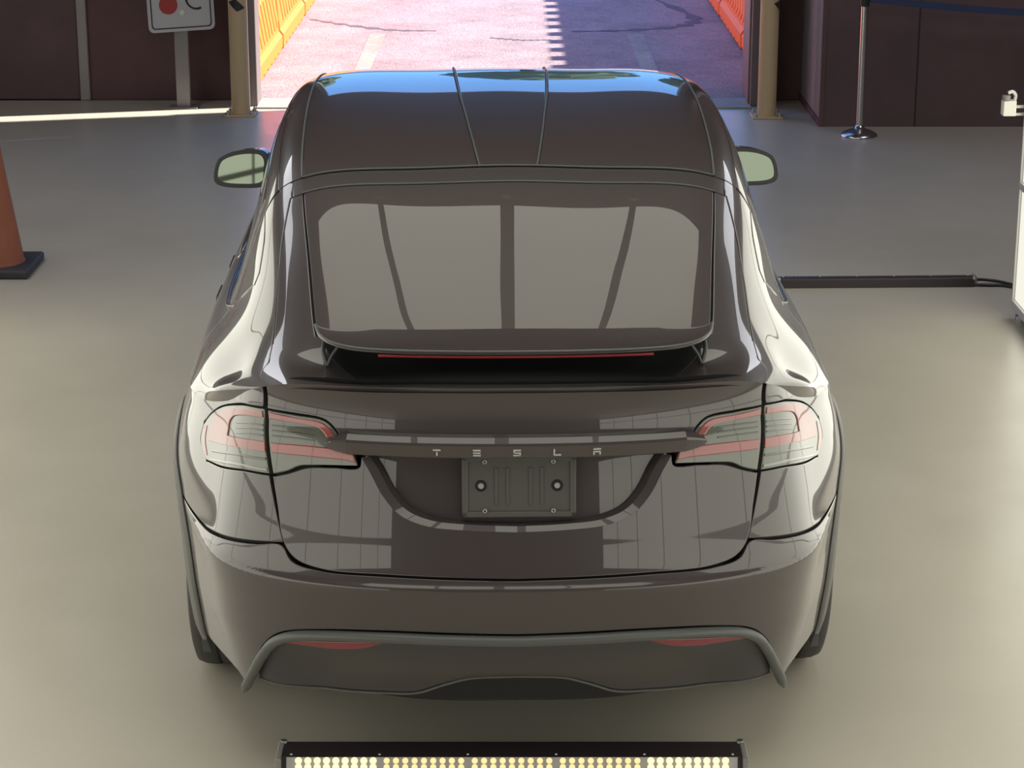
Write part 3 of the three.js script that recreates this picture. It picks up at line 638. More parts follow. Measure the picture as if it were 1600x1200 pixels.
// --- trim bar between the lamps with the lettering
{
  const sEnd = find(TUB, 507, 697)[0], yb = find(TUB, 803, 700)[1];
  const prof = [[0.034, -0.02], [0.031, 0.010], [0.019, 0.024], [0.012, 0.027], [-0.021, 0.019], [-0.025, 0.012], [-0.026, -0.02]];
  const n = 90, pos = [], pts = [];
  for (let i = 0; i <= n; i++) {
    const q = i / n * 2 - 1, s = sEnd * q, k = Math.sqrt(clamp((1 - Math.abs(q)) / 0.13)), tap = Math.min(1, k), row = [];
    for (const [dy, o] of prof) { const y = yb + lerp(-0.004, dy, tap), nn = TUB.n(s, yb); row.push(tub(s, yb).addScaledVector(nn, lerp(-0.002, o, 0.35 + 0.65 * tap)).setY(y)); }
    pts.push(row);
  }
  for (let i = 0; i < n; i++) for (let j = 0; j < prof.length - 1; j++) { const [a, b, c, d] = [pts[i][j], pts[i + 1][j], pts[i + 1][j + 1], pts[i][j + 1]]; for (const p of [a, c, b, a, d, c]) pos.push(p.x, p.y, p.z); }
  const g = new THREE.BufferGeometry(); g.setAttribute('position', new THREE.Float32BufferAttribute(pos, 3)); g.computeVertexNormals();
  { const nr = g.attributes.normal, ps = g.attributes.position; let neg = 0; for (let i = 0; i < nr.count; i++) neg += nr.getZ(i) > 0 ? 1 : -1; if (neg < 0) for (let i = 0; i < ps.count; i += 3) { for (const at of [ps, nr]) { const t = [at.getX(i + 1), at.getY(i + 1), at.getZ(i + 1)]; at.setXYZ(i + 1, at.getX(i + 2), at.getY(i + 2), at.getZ(i + 2)); at.setXYZ(i + 2, ...t); } } g.computeVertexNormals(); }
  const bar = mesh('trim_bar', g, C.paint, car);
  // letters: strokes as [x0, x1, y0, y1] in a box 20 mm wide and 19 mm high
  const L = {
    T: [[0, 20, 15, 19], [8, 12, 0, 12.5]], E: [[0, 20, 15, 19], [0, 20, 7.5, 11.5], [0, 20, 0, 4]],
    S: [[0, 20, 15, 19], [0, 4, 7.5, 15], [0, 20, 7.5, 11.5], [16, 20, 0, 8], [0, 20, 0, 4]], L: [[0, 4, 0, 19], [0, 20, 0, 4]], A: [[0, 20, 15, 19], [0, 20, 7.5, 11.5], [0, 4, 0, 8], [16, 20, 0, 8]],
  };
  const xs = [-0.212, -0.106, 0, 0.106, 0.212];
  [...'TESLA'].forEach((ch, i) => {
    let s = 0; for (let k = 0; k < 30; k++) s += xs[i] - outX(s);
    const p = tub(s, yb), nn = TUB.n(s, yb), ang = Math.atan2(nn.x, nn.z);
    const gs = L[ch].map(([a, b, c, d]) => { const q = box((a - 10) / 1000, (b - 10) / 1000, (c - 9.5) / 1000, (d - 9.5) / 1000, -0.002, 0.0025); q.rotateX(0.23); q.rotateY(ang); q.translate(p.x + nn.x * 0.0245, yb - 0.005, p.z + nn.z * 0.0245); return q; });
    mesh('letter', gs, C.letter, bar).userData.label = 'pale metallic letter of the lettering on the bar';
  });
}
// --- rear lamps
for (const side of [1, -1]) {
  const P = (l) => px(TUB, l);
  const base = (c0, c1, o) => panel(TUB, c0, c1, { side, nu: 30, nv: 24, off: 0.001, ...o });
  const outTop = P([[412.5, 638], [375, 632], [346, 635], [330.5, 646], [318.5, 663]]), outBot = P([[421, 741], [380, 734.5], [340, 727], [322.5, 718.5]]);
  const lampA = mesh('tail_lamp', base(outTop, outBot, { d1: P([[318.5, 663], [313.5, 686], [322.5, 718.5]]), bevel: 0.004 }), C.lampBase, car);
  lampA.userData.label = 'outer rear lamp on the quarter panel with red light guide';
  const inTop = P([[417.5, 639.5], [462, 648], [505.5, 656.5], [520, 668.5], [532, 685], [552, 707]]), inBot = P([[426, 742], [449, 737], [468, 729], [490, 728], [525, 728], [559, 728]]);
  const lampB = mesh('tail_lamp', base(inTop, inBot, { bevel: 0.004 }), C.lampBase, car);
  lampB.userData.label = 'inner rear lamp on the hatch with red light guide';
  const ridge = { nu: 30, nv: 6, off: 0.0045, gap: 0.001, side, thick: 0.006 };
  const red = (parent, c0, c1, o = {}) => mesh('red_light_guide', panel(TUB, P(c0), P(c1), { ...ridge, ...o }), C.lampRed, parent);
  // the C of red light in the outer lamp: top, outer, bottom in one piece
  mesh('red_light_guide', [
    panel(TUB, P([[411, 642], [378, 637], [350, 640], [336, 650], [330, 664]]), P([[412, 652], [380, 649], [366, 651], [361, 658], [359, 668]]), { ...ridge, open: [0, 1, 0, 0] }),
    panel(TUB, P([[330, 664], [328, 676], [328, 689]]), P([[359, 668], [358, 674], [357, 680]]), { ...ridge, nu: 10, open: [1, 1, 0, 0] }),
    panel(TUB, P([[328, 689], [350, 695], [380, 700], [416, 706]]), P([[357, 680], [375, 684], [395, 687], [415, 690]]), { ...ridge, open: [1, 0, 0, 0] }),
  ], C.lampRed, lampA);
  red(lampB, [[420, 643], [462, 652], [503, 660], [515, 669], [524, 683]], [[421, 654], [462, 661], [494, 667], [504, 674], [511, 684]]);
  red(lampB, [[423, 691], [470, 695], [510, 699], [540, 703], [553, 711]], [[426, 707], [470, 712], [510, 716], [540, 719], [556, 723]]);
  for (const dv of [0, 8, 16]) {
    mesh('lamp_fin', panel(TUB, P([[369, 659 + dv], [390, 660 + dv], [412, 663 + dv]]), P([[369, 661.5 + dv], [390, 662.5 + dv], [412, 665.5 + dv]]), { ...ridge, nv: 2, off: 0.003 }), C.lampFin, lampA);
    mesh('lamp_fin', panel(TUB, P([[424, 663 + dv], [460, 667 + dv], [492, 671 + dv]]), P([[424, 665.5 + dv], [460, 669.5 + dv], [492, 673.5 + dv]]), { ...ridge, nv: 2, off: 0.003 }), C.lampFin, lampB);
  }
  mesh('lamp_fin', panel(TUB, P([[331, 702], [370, 708], [416, 715]]), P([[331, 706], [370, 712], [416, 719]]), { ...ridge, off: 0.003 }), C.lampFin, lampA);
  mesh('lamp_rim', panel(TUB, P([[330, 716], [370, 723], [418, 731]]), P([[330, 720], [370, 728], [419, 737]]), { ...ridge, off: 0.004 }), C.lampPale, lampA);
  mesh('side_lens', panel(TUB, P([[325, 664], [322, 686], [325, 712]]), P([[319, 668], [316, 686], [321, 708]]), { ...ridge, off: 0.003 }), C.lampRed, lampA);
}
// --- bumper, diffuser, satin strip, reflectors
{
  const P = (l) => px(TUB, l);
  const sArch = sAtZ(0.36), jy = find(TUB, 322, 826)[1];
  const top = [...P([[803, 908], [700, 906], [600, 901], [500, 892], [455, 876], [439, 851], [400, 849], [345, 839], [322, 827]]), [sAtZ(0.5), jy - 0.012], [sAtZ(0.3), jy - 0.02]];
  const bot = [...P([[803, 992], [600, 986], [500, 984], [440, 988], [414, 1004], [398, 1036], [386, 1068]]), [sAtZ(0.78), 0.275], [sAtZ(0.55), 0.265], [sAtZ(0.33), 0.26]];
  mesh('bumper', both((side) => panel(TUB, top, bot, { side, nu: 130, nv: 50, open: [1, 0, 0, 0], cull: inArch })), C.paint, car);
  const dTop = P([[803, 1000], [600, 994], [500, 990], [445, 994], [420, 1010], [404, 1038], [398, 1052]]);
  const dBot = P([[803, 1063], [735, 1066], [695, 1074], [650, 1086], [600, 1086], [500, 1078], [398, 1061]]);
  mesh('diffuser', both((side) => panel(TUB, dTop, dBot, { side, nu: 60, nv: 24, off: -0.014, open: [1, 0, 0, 0] })), C.diffuser, car);
  const val = (side) => panel(TUB, P([[803, 1066], [735, 1069], [695, 1077], [650, 1089], [600, 1089], [520, 1083]]), [[0, 0.262], [0.2, 0.262], [0.40, 0.275], [0.50, 0.287]], { side, nu: 50, nv: 8, off: -0.024, open: [1, 0, 0, 0] });
  mesh('lower_valance', both(val), C.inner, car);
  const along = (list, off) => { const q = P(list), f = curve(q); return (k) => { const [s, y] = f(Math.abs(k)); const a = Math.sign(k || 1) * s; return tub(a, y).addScaledVector(TUB.n(a, y), off); }; };
  const sweep = (f, half, depth, taper) => { // flattened tube symmetric about the middle
    const n = 140, m = 12, rows = [], pos = [], idx = [];
    for (let i = 0; i <= n; i++) {
      const k = i / n * 2 - 1, e = 0.004, p = f(k), t = f(Math.min(1, k + e)).sub(f(Math.max(-1, k - e))).normalize(), out = V(p.x * 0.5, 0, 1).normalize(), w = t.clone().cross(out).normalize(), o = w.clone().cross(t).normalize();
      const q = taper ? clamp((1 - Math.abs(k)) / 0.09 + 0.15, 0, 1) : 1;
      for (let j = 0; j < m; j++) { const a = j / m * 2 * Math.PI; const r = p.clone().addScaledVector(w, Math.cos(a) * half * q).addScaledVector(o, Math.sin(a) * depth * q); pos.push(r.x, r.y, r.z); }
    }
    for (let i = 0; i < n; i++) for (let j = 0; j < m; j++) { const a = i * m + j, b = i * m + (j + 1) % m; idx.push(a, a + m, b, b, a + m, b + m); }
    const g = new THREE.BufferGeometry(); g.setAttribute('position', new THREE.Float32BufferAttribute(pos, 3)); g.setIndex(idx); g.computeVertexNormals(); return g;
  };
  mesh('satin_strip', sweep(along([[803, 1001], [700, 999], [600, 995], [500, 992], [452, 994], [428, 1003], [412, 1022], [400, 1044], [389, 1066], [382, 1082]], 0.004), 0.0145, 0.016, true), C.satin, car);
  mesh('diffuser_edge', sweep(along([[803, 1064], [735, 1067], [695, 1076], [650, 1088], [600, 1088], [500, 1080], [400, 1062]], -0.016), 0.004, 0.006, false), C.cladding, car);
  for (const side of [1, -1]) mesh('rear_reflector', panel(TUB, P([[436, 1005], [480, 1006], [540, 1007], [598, 1007]]), P([[437, 1007], [480, 1014], [520, 1019], [562, 1018], [597, 1009]]), { side, nu: 30, nv: 6, off: -0.010, gap: 0, thick: 0.006 }), C.reflector, car);
}
// --- spoiler
{
  const rear = [[0, 1.256, 0.938], [0.2, 1.257, 0.935], [0.34, 1.259, 0.925], [0.43, 1.262, 0.905], [0.485, 1.267, 0.870], [0.518, 1.272, 0.815], [0.534, 1.277, 0.735]];
  const pts = [...rear.slice(1).reverse().map(([x, y, z]) => [-x, y, z]), ...rear];
  const c = new THREE.CatmullRomCurve3(pts.map((p) => V(...p)), false, 'centripetal');
  const n = 80, m = 14, top = [], g = [];
  for (let i = 0; i <= n; i++) {
    const b = c.getPointAt(i / n), cc = lerp(-1.9, 1.9, i / n), a = upper(cc, 2.2).addScaledVector(UP.n(cc, 2.2), 0.006); top.push([a, b]);
  }
  const S = (i, v) => { const [a, b] = top[i]; const p = a.clone().lerp(b, v); p.y += 0.002 * Math.sin(Math.PI * v); return p; };
  const pos = [], idx = [], ring = [];
  for (let i = 0; i <= n; i++) {
    const prof = [];
    for (let j = 0; j <= m; j++) prof.push(S(i, j / m));
    const b = S(i, 1), a = S(i, 0), d = b.clone().sub(a).normalize();
    prof.push(b.clone().addScaledVector(d, 0.004).add(V(0, -0.004, 0)), b.clone().addScaledVector(d, 0.003).add(V(0, -0.009, 0)), b.clone().addScaledVector(d, -0.012).add(V(0, -0.013, 0)), a.clone().add(V(0, -0.012, 0)));
    ring.push(prof);
  }
  const K = ring[0].length;
  for (const r of ring) for (const p of r) pos.push(p.x, p.y, p.z);
  for (let i = 0; i < n; i++) for (let j = 0; j < K - 1; j++) { const a = i * K + j, b = a + 1, cI = a + K, d = cI + 1; idx.push(a, b, cI, b, d, cI); }
  const geo = new THREE.BufferGeometry(); geo.setAttribute('position', new THREE.Float32BufferAttribute(pos, 3)); geo.setIndex(idx); geo.computeVertexNormals();
  const sp = mesh('spoiler', geo, C.paint, car);
  const lip = new THREE.TubeGeometry(new THREE.CatmullRomCurve3(pts.map(([x, y, z]) => V(x, y + 0.0005, z + 0.002))), 90, 0.0035, 6);
  mesh('spoiler_edge', lip, C.satin, sp);
  const br = tube([[-0.36, 1.243, 0.922], [-0.18, 1.2415, 0.932], [0, 1.241, 0.935], [0.18, 1.2415, 0.932], [0.36, 1.243, 0.922]], 0.0045, 40, 6);
  mesh('brake_light', br, C.brake, sp).userData.label = 'dark red high brake light strip under the spoiler';
  for (const s of [1, -1]) {
    mesh('spoiler_strut', [tube([[0.505 * s, 1.25, 0.735], [0.512 * s, 1.215, 0.775], [0.50 * s, 1.18, 0.80]], 0.006, 16, 6), tube([[0.47 * s, 1.235, 0.80], [0.49 * s, 1.205, 0.80], [0.50 * s, 1.18, 0.80]], 0.004, 16, 6)], C.satin, car);
  }
  // dark well between window foot and deck
  const well = both((side) => panel(UP, colLine(0, 2.08, 0.12, 8), Array.from({ length: 9 }, (_, k) => { const q = k / 8; return [lerp(1.95, 1.45, Math.pow(q, 2.5)), lerp(2.08, 0.12, q)]; }), { side, nu: 30, nv: 24, off: 0.0012, gap: 0, open: [1, 1, 1, 0], thick: 0 }));
  mesh('spoiler_well', well, C.inner, car);
}
// --- wheels
for (const zc of [0, -2.965]) for (const side of [1, -1]) {
  const w = new THREE.Group(); w.name = 'wheel'; w.position.set(0.828 * side, WHEEL_Y, zc); car.add(w);
  const R = WHEEL_Y, hw = 0.135, pr = [];
  for (const [r, x] of [[0.265, -0.115], [0.30, -0.13], [R - 0.035, -hw], [R - 0.012, -hw + 0.008], [R - 0.003, -hw + 0.03], [R, -0.08], [R, -0.062], [R - 0.008, -0.060], [R - 0.008, -0.052], [R, -0.05], [R, -0.006], [R - 0.008, -0.004], [R - 0.008, 0.004], [R, 0.006], [R, 0.05], [R - 0.008, 0.052], [R - 0.008, 0.060], [R, 0.062], [R, 0.08], [R - 0.003, hw - 0.03], [R - 0.012, hw - 0.008], [R - 0.035, hw], [0.30, 0.13], [0.265, 0.115]]) pr.push([r, x]);
  const ty = lathe(pr, 64); ty.rotateZ(-Math.PI / 2); mesh('tyre', ty, C.tyre, w);
  const rimg = lathe([[0.26, -0.11], [0.268, -0.115], [0.268, 0.10], [0.262, 0.115], [0.25, 0.108], [0.245, -0.10]], 48); rimg.rotateZ(-Math.PI / 2 * side);
  mesh('rim', rimg, C.rim, w);
  const sp = [];
  for (let k = 0; k < 10; k++) { const b = box(-0.012, 0.012, 0.04, 0.255, -0.016, 0.016, 0.006); b.translate(0.085 * side, 0, 0); b.rotateX(k * Math.PI / 5); sp.push(b); }
  const hub = cyl(0.06, 0.05, -0.02, 0.02); hub.rotateZ(-Math.PI / 2 * side); hub.translate(0.085 * side, 0, 0);
  mesh('spoke', sp, C.rim, w); mesh('hub', hub, C.rim, w);
  const disc = cyl(0.19, 0.19, -0.012, 0.012, 0, 0, 40); disc.rotateZ(Math.PI / 2); disc.translate(0.02 * side, 0, 0); mesh('brake_disc', disc, C.inner, w);
}
// --- door mirrors
for (const side of [1, -1]) {
  const sh = new THREE.Shape(); // as seen from behind, x outwards
  sh.moveTo(-0.105, 0.03); sh.bezierCurveTo(-0.105, 0.055, -0.095, 0.072, -0.07, 0.074); sh.bezierCurveTo(-0.02, 0.078, 0.05, 0.066, 0.085, 0.04); sh.bezierCurveTo(0.105, 0.022, 0.112, -0.03, 0.108, -0.045); sh.bezierCurveTo(0.10, -0.066, 0.06, -0.069, 0.0, -0.069); sh.bezierCurveTo(-0.06, -0.069, -0.09, -0.066, -0.098, -0.045); sh.closePath();
  const turn = (g, inset) => { if (side < 0) { const p = g.attributes.position, ix = []; for (let i = 0; i < p.count; i++) p.setX(i, -p.getX(i)); const q = g.index ? g.toNonIndexed() : g, pp = q.attributes.position; for (let i = 0; i < pp.count; i += 3) { const t = [pp.getX(i + 1), pp.getY(i + 1), pp.getZ(i + 1)]; pp.setXYZ(i + 1, pp.getX(i + 2), pp.getY(i + 2), pp.getZ(i + 2)); pp.setXYZ(i + 2, ...t); } q.computeVertexNormals(); g = q; } g.rotateX(-0.06); g.rotateY(side * 0.13); g.translate(0.985 * side, 1.135, -2.13); return g; };
  const shell = new THREE.ExtrudeGeometry(sh, { depth: 0.05, bevelEnabled: true, bevelThickness: 0.07, bevelSize: 0.012, bevelSegments: 8, bevelOffset: -0.010, curveSegments: 20 });
  { const p = shell.attributes.position; for (let i = 0; i < p.count; i++) { const z = p.getZ(i); const k = z < 0 ? 1 - 0.28 * Math.min(1, (-z / 0.07)) ** 2 : 1; p.setXYZ(i, p.getX(i) * k, p.getY(i) * k, z > 0.05 ? 0.05 + (z - 0.05) * 0.12 : z); } shell.computeVertexNormals(); }
  const m = mesh('door_mirror', [turn(shell)], C.paint, car);
  const face = new THREE.ExtrudeGeometry(sh, { depth: 0.003, bevelEnabled: false, curveSegments: 20 }); face.scale(0.86, 0.82, 1); face.translate(0, 0.001, 0.0635);
  const bez = new THREE.ExtrudeGeometry(sh, { depth: 0.004, bevelEnabled: true, bevelSize: 0.004, bevelThickness: 0.002, bevelSegments: 2, curveSegments: 20 }); bez.scale(1.0, 1.0, 1); bez.translate(0, 0, 0.0575);
  mesh('mirror_bezel', turn(bez), C.bezel, m);
  mesh('mirror_glass', turn(face), C.mirror, m).userData.label = 'greenish mirror glass';
  mesh('mirror_arm', tube([[0.80 * side, 1.045, -2.22], [0.86 * side, 1.075, -2.18], [0.93 * side, 1.09, -2.13]], 0.022, 14, 10), C.paint, m);
}

// ---------------------------------------------------------------- things on the hall floor
// bollards at the doorway
function bollard(x, z, label, capSide) {
  const t = thing('bollard', label, 'bollard', [x, 0, z]);
  mesh('pipe', lathe([[0.068, 0.012], [0.068, 1.02], [0.064, 1.06], [0.04, 1.085], [0, 1.09]], 36), M.bollard, t);
  mesh('base_plate', box(-0.112, 0.112, 0, 0.014, -0.112, 0.112, 0.005), M.bollard, t);
  for (const [a, b] of [[-1, -1], [1, -1], [-1, 1], [1, 1]]) mesh('anchor_bolt', [cyl(0.016, 0.016, 0.014, 0.028, a * 0.088, b * 0.088, 6), cyl(0.007, 0.007, 0.028, 0.045, a * 0.088, b * 0.088, 10)], M.steel, t);
  const pos = [], corners = [[-0.95, 0.022], [-0.05, 0.045], [0.95, -0.022], [0.05, -0.045]]; // (angle, height) on the pipe
  const on = (a, y, r) => V(Math.sin(a + capSide) * r, 0.805 + y, Math.cos(a + capSide) * r), n = 10;
  const at = (u, v, r) => { const l = (p, q, t) => [lerp(p[0], q[0], t), lerp(p[1], q[1], t)]; const p = l(l(corners[0], corners[1], u), l(corners[3], corners[2], u), v); return on(p[0], p[1], r); };
  for (let i = 0; i < n; i++) for (let j = 0; j < n; j++) { const [a, b, c, d] = [[i, j], [i + 1, j], [i + 1, j + 1], [i, j + 1]].map(([u, v]) => at(u / n, v / n, 0.0705)); for (const p of [a, c, b, a, d, c]) pos.push(p.x, p.y, p.z); }
  const g = new THREE.BufferGeometry(); g.setAttribute('position', new THREE.Float32BufferAttribute(pos, 3)); g.computeVertexNormals();
  mesh('marker', g, M.black, t).userData.label = 'black diamond shaped marker';
  return t;
}
bollard(-1.985, -9.74, 'tan steel bollard beside the road sign at the doorway', 0.0);
bollard(1.855, -9.66, 'tan steel bollard between the doorway and the chrome stanchion', 1.25);

{ // sign on a post
  const t = thing('road_sign', 'white sign with red disc and letter C on a grey post', 'sign', [-2.445, 0, -10.05]);
  mesh('post', box(-0.05, 0.05, 0.01, 1.0, -0.03, 0.03, 0.006), M.postGrey, t);
  mesh('base_plate', box(-0.11, 0.11, 0, 0.012, -0.08, 0.08, 0.004), M.postGrey, t);
  const rr = (w, h, r) => { const s = new THREE.Shape(); s.moveTo(-w + r, -h); s.lineTo(w - r, -h); s.quadraticCurveTo(w, -h, w, -h + r); s.lineTo(w, h - r); s.quadraticCurveTo(w, h, w - r, h); s.lineTo(-w + r, h); s.quadraticCurveTo(-w, h, -w, h - r); s.lineTo(-w, -h + r); s.quadraticCurveTo(-w, -h, -w + r, -h); return s; };
  const hh = 0.30, cy = 0.575 + hh;
  const put = (g, x, y, z) => { g.translate(x, y, z); g.rotateZ(0.03); g.rotateY(0.28); g.translate(0.005, cy, 0.035); return g; };
  const plate = new THREE.ExtrudeGeometry(rr(0.242, hh, 0.045), { depth: 0.006, bevelEnabled: true, bevelSize: 0.003, bevelThickness: 0.002, bevelSegments: 2, curveSegments: 10 });
  const f = mesh('sign_face', put(plate, 0, 0, 0), M.signFace, t);
  const border = rr(0.222, hh - 0.02, 0.034); border.holes.push(rr(0.213, hh - 0.029, 0.028));
  mesh('border_line', put(new THREE.ExtrudeGeometry(border, { depth: 0.001, bevelEnabled: false, curveSegments: 10 }), 0, 0, 0.0083), M.black, f);
  const dot = new THREE.CylinderGeometry(0.068, 0.068, 0.0015, 40); dot.rotateX(Math.PI / 2); mesh('red_disc', put(dot, -0.09, -0.105, 0.009), M.signRed, f);
  const arc = new THREE.TorusGeometry(0.056, 0.0075, 6, 40, Math.PI * 1.45); arc.scale(0.95, 1.2, 0.12); arc.rotateZ(Math.PI * 0.27); mesh('letter', put(arc, 0.105, -0.085, 0.009), M.black, f);
  const knob = new THREE.SphereGeometry(0.022, 16, 10); knob.scale(1, 1, 0.3); mesh('white_spot', put(knob, 0.01, -0.165, 0.009), M.whitePlastic, f);  // small raised white spot on the sign face
}
{ // chrome stanchion with a blue belt
  const t = thing('stanchion', 'chrome stanchion post with domed base in front of the dark wall', 'stanchion', [2.415, 0, -8.88]);
  mesh('base', lathe([[0.126, 0], [0.129, 0.010], [0.118, 0.024], [0.085, 0.042], [0.045, 0.054], [0.03, 0.07], [0.026, 0.08]], 48), M.chrome, t);
  mesh('post', cyl(0.0235, 0.0235, 0.06, 0.92), M.chrome, t);
  mesh('belt_head', [cyl(0.031, 0.031, 0.90, 0.99), cyl(0.028, 0.02, 0.99, 1.0)], M.black, t);
  const pts = []; for (let k = 0; k <= 24; k++) { const q = k / 24; pts.push([0.03 + q * 3.2, 0.948 - 0.11 * Math.sin(Math.PI * q) , -0.1 * q]); }
  const g = []; for (let k = 0; k < 24; k++) { const a = pts[k], b = pts[k + 1]; const w = 0.024; const v = [[a[0], a[1] - w, a[2]], [b[0], b[1] - w, b[2]], [b[0], b[1] + w, b[2]], [a[0], a[1] + w, a[2]]]; for (const o of [0.0008, -0.0008]) for (const i of o > 0 ? [0, 1, 2, 0, 2, 3] : [0, 2, 1, 0, 3, 2]) g.push(v[i][0], v[i][1], v[i][2] + o); }
  const bg = new THREE.BufferGeometry(); bg.setAttribute('position', new THREE.Float32BufferAttribute(g, 3)); bg.computeVertexNormals();
  mesh('belt', bg, M.belt, t).userData.label = 'dark blue retractable belt sagging to the side';
}
{ // traffic cone at the left edge
  const t = thing('traffic_cone', 'faded orange traffic cone with black rubber base', 'cone', [-2.757, 0, -5.03]);
  mesh('cone_body', lathe([[0.172, 0.044], [0.164, 0.06], [0.042, 0.91], [0.034, 0.925], [0.026, 0.925]], 40), M.cone, t);
  const b = box(-0.228, 0.228, 0, 0.046, -0.228, 0.228, 0.014);
  mesh('base', b, M.rubber, t);
}

function lightBar(label, pos, turn, len, h, d, lit) {
  const t = thing('floor_light_bar', label, 'light bar', pos, turn);
  const s = new THREE.Shape(); // profile: x = depth towards the lamp face, y up
  s.moveTo(-d / 2, 0); s.lineTo(d / 2 + 0.02, 0); s.lineTo(d / 2 + 0.02, 0.008); s.lineTo(d / 2, h); s.lineTo(-d / 2 + 0.008, h); s.quadraticCurveTo(-d / 2, h, -d / 2, h - 0.008); s.closePath();
  const g = new THREE.ExtrudeGeometry(s, { depth: len - 0.03, bevelEnabled: false }); g.rotateY(-Math.PI / 2); g.translate(len / 2 - 0.015, 0, 0);
  mesh('housing', g, M.barCase, t);
  for (const k of [-1, 1]) {
    mesh('end_cap', box(k * (len / 2 - 0.008) - 0.008, k * (len / 2 - 0.008) + 0.008, 0, h + 0.003, -d / 2 + 0.006, d / 2 + 0.024, 0.004), M.postGrey, t);
    mesh('end_bolt', [cyl(0.012, 0.010, h - 0.01, h + 0.006, k * (len / 2 - 0.014), -d / 2 + 0.008, 8)], M.steel, t);
  }
  for (let k = 0; k < 6; k++) mesh('screw', cyl(0.0038, 0.003, h, h + 0.0025, lerp(-len / 2 + 0.042, len / 2 - 0.042, k / 5), d / 2 - 0.014, 10), M.steel, t);
  const tilt = Math.atan2(h - 0.008, 0.02), ny = Math.cos(tilt), nz = Math.sin(tilt); // face normal (0, ny, nz)
  const face = (k, out) => V(0, lerp(h, 0.008, k) + ny * out, d / 2 + 0.02 * k + nz * out);
  const stripA = face(0.03, 0.001), stripB = face(0.75, 0.001);
  const lens = box(-len / 2 + 0.03, len / 2 - 0.03, -0.5, 0.5, -0.001, 0.001); lens.scale(1, stripA.distanceTo(stripB), 1);
  lens.rotateX(-(Math.PI / 2 - tilt)); const mid = stripA.clone().add(stripB).multiplyScalar(0.5); lens.translate(0, mid.y, mid.z);
  mesh('lens_strip', lens, M.panelFrame, t);
  const dot = new THREE.SphereGeometry(0.0085, 12, 8); dot.scale(1, 1, 0.45); dot.rotateX(-(Math.PI / 2 - tilt));
  let n = 0;
  const span = len - 0.09, cell = span / 5, pitch = cell / 9.45;
  for (let q = 0; q < 5; q++) for (let k = 0; k < 9; k++) {
    const x = -span / 2 + cell * (q + 0.5) + (k - 4) * pitch, strong = q === 0 || q === 4;
    const pair = [0.2, 0.52].map((f) => { const c = face(f, 0.003), o = dot.clone(); if (strong) o.scale(1.15, 1.15, 1.15); o.translate(x, c.y, c.z); return o; });
    mesh('led_lamp', pair, lit ? (strong ? M.ledStrong : M.led) : M.ledOff, t);
  }
  if (lit) {
    const l = new THREE.RectAreaLight(new THREE.Color().setRGB(1, 0.75, 0.36), 1.6, span, 0.03); const c = face(0.36, 0.014);
    l.position.set(0, c.y, c.z); l.lookAt(new THREE.Vector3(0, c.y + ny, c.z + nz)); t.add(l);
  }
  return t;
}
M.led = new THREE.MeshStandardMaterial({ color: 0x332a18, emissive: new THREE.Color().setRGB(1.0, 0.72, 0.33), emissiveIntensity: 1.25 });
M.ledStrong = new THREE.MeshStandardMaterial({ color: 0x332a18, emissive: new THREE.Color().setRGB(1.0, 0.76, 0.36), emissiveIntensity: 1.9 });
M.ledOff = mat(0.25, 0.24, 0.2, 0.3);
lightBar('black floor light bar with lit yellow LEDs under the rear of the car', [0, 0, 0.815], 0, 1.318, 0.06, 0.10, true);
lightBar('black floor light bar lying across the bay beside the light wall', [1.876, 0, -4.66], Math.PI + 0.03, 1.04, 0.05, 0.055, false);
tag(mesh('power_cable', [tube([[2.385, 0.03, -4.68], [2.43, 0.022, -4.72], [2.52, 0.012, -4.72], [2.62, 0.008, -4.60], [2.70, 0.008, -4.3]], 0.008, 30, 8), tube([[2.385, 0.012, -4.655], [2.45, 0.008, -4.655], [2.55, 0.008, -4.64], [2.72, 0.008, -4.28]], 0.008, 30, 8)], M.black), 'black power cables from the floor light bar to the light wall', 'cable');
{ // white clamp with a hook on the end of the light wall
  const t = thing('hook_bracket', 'small white bracket with a hook on the end of the light wall', 'bracket', [2.385, 1.055, -4.075]);
  mesh('bracket_body', box(-0.045, 0.018, -0.062, 0.012, -0.03, 0.03, 0.006), M.whitePlastic, t);
  mesh('arm', [box(0.01, 0.10, -0.062, -0.05, -0.012, 0.012, 0.003), box(0.01, 0.10, -0.026, -0.014, -0.012, 0.012, 0.003)], M.whitePlastic, t);
  mesh('hook', tube([[0.012, 0.005, 0.0], [0.016, 0.035, 0.0], [0.0, 0.052, 0.0], [-0.02, 0.045, 0.0]], 0.0085, 20, 8), M.whitePlastic, t);
  mesh('knob', lathe([[0, -0.012], [0.02, -0.012], [0.02, 0.012], [0, 0.012]], 20).translate(-0.03, 0.024, 0.012), M.postGrey, t);
}

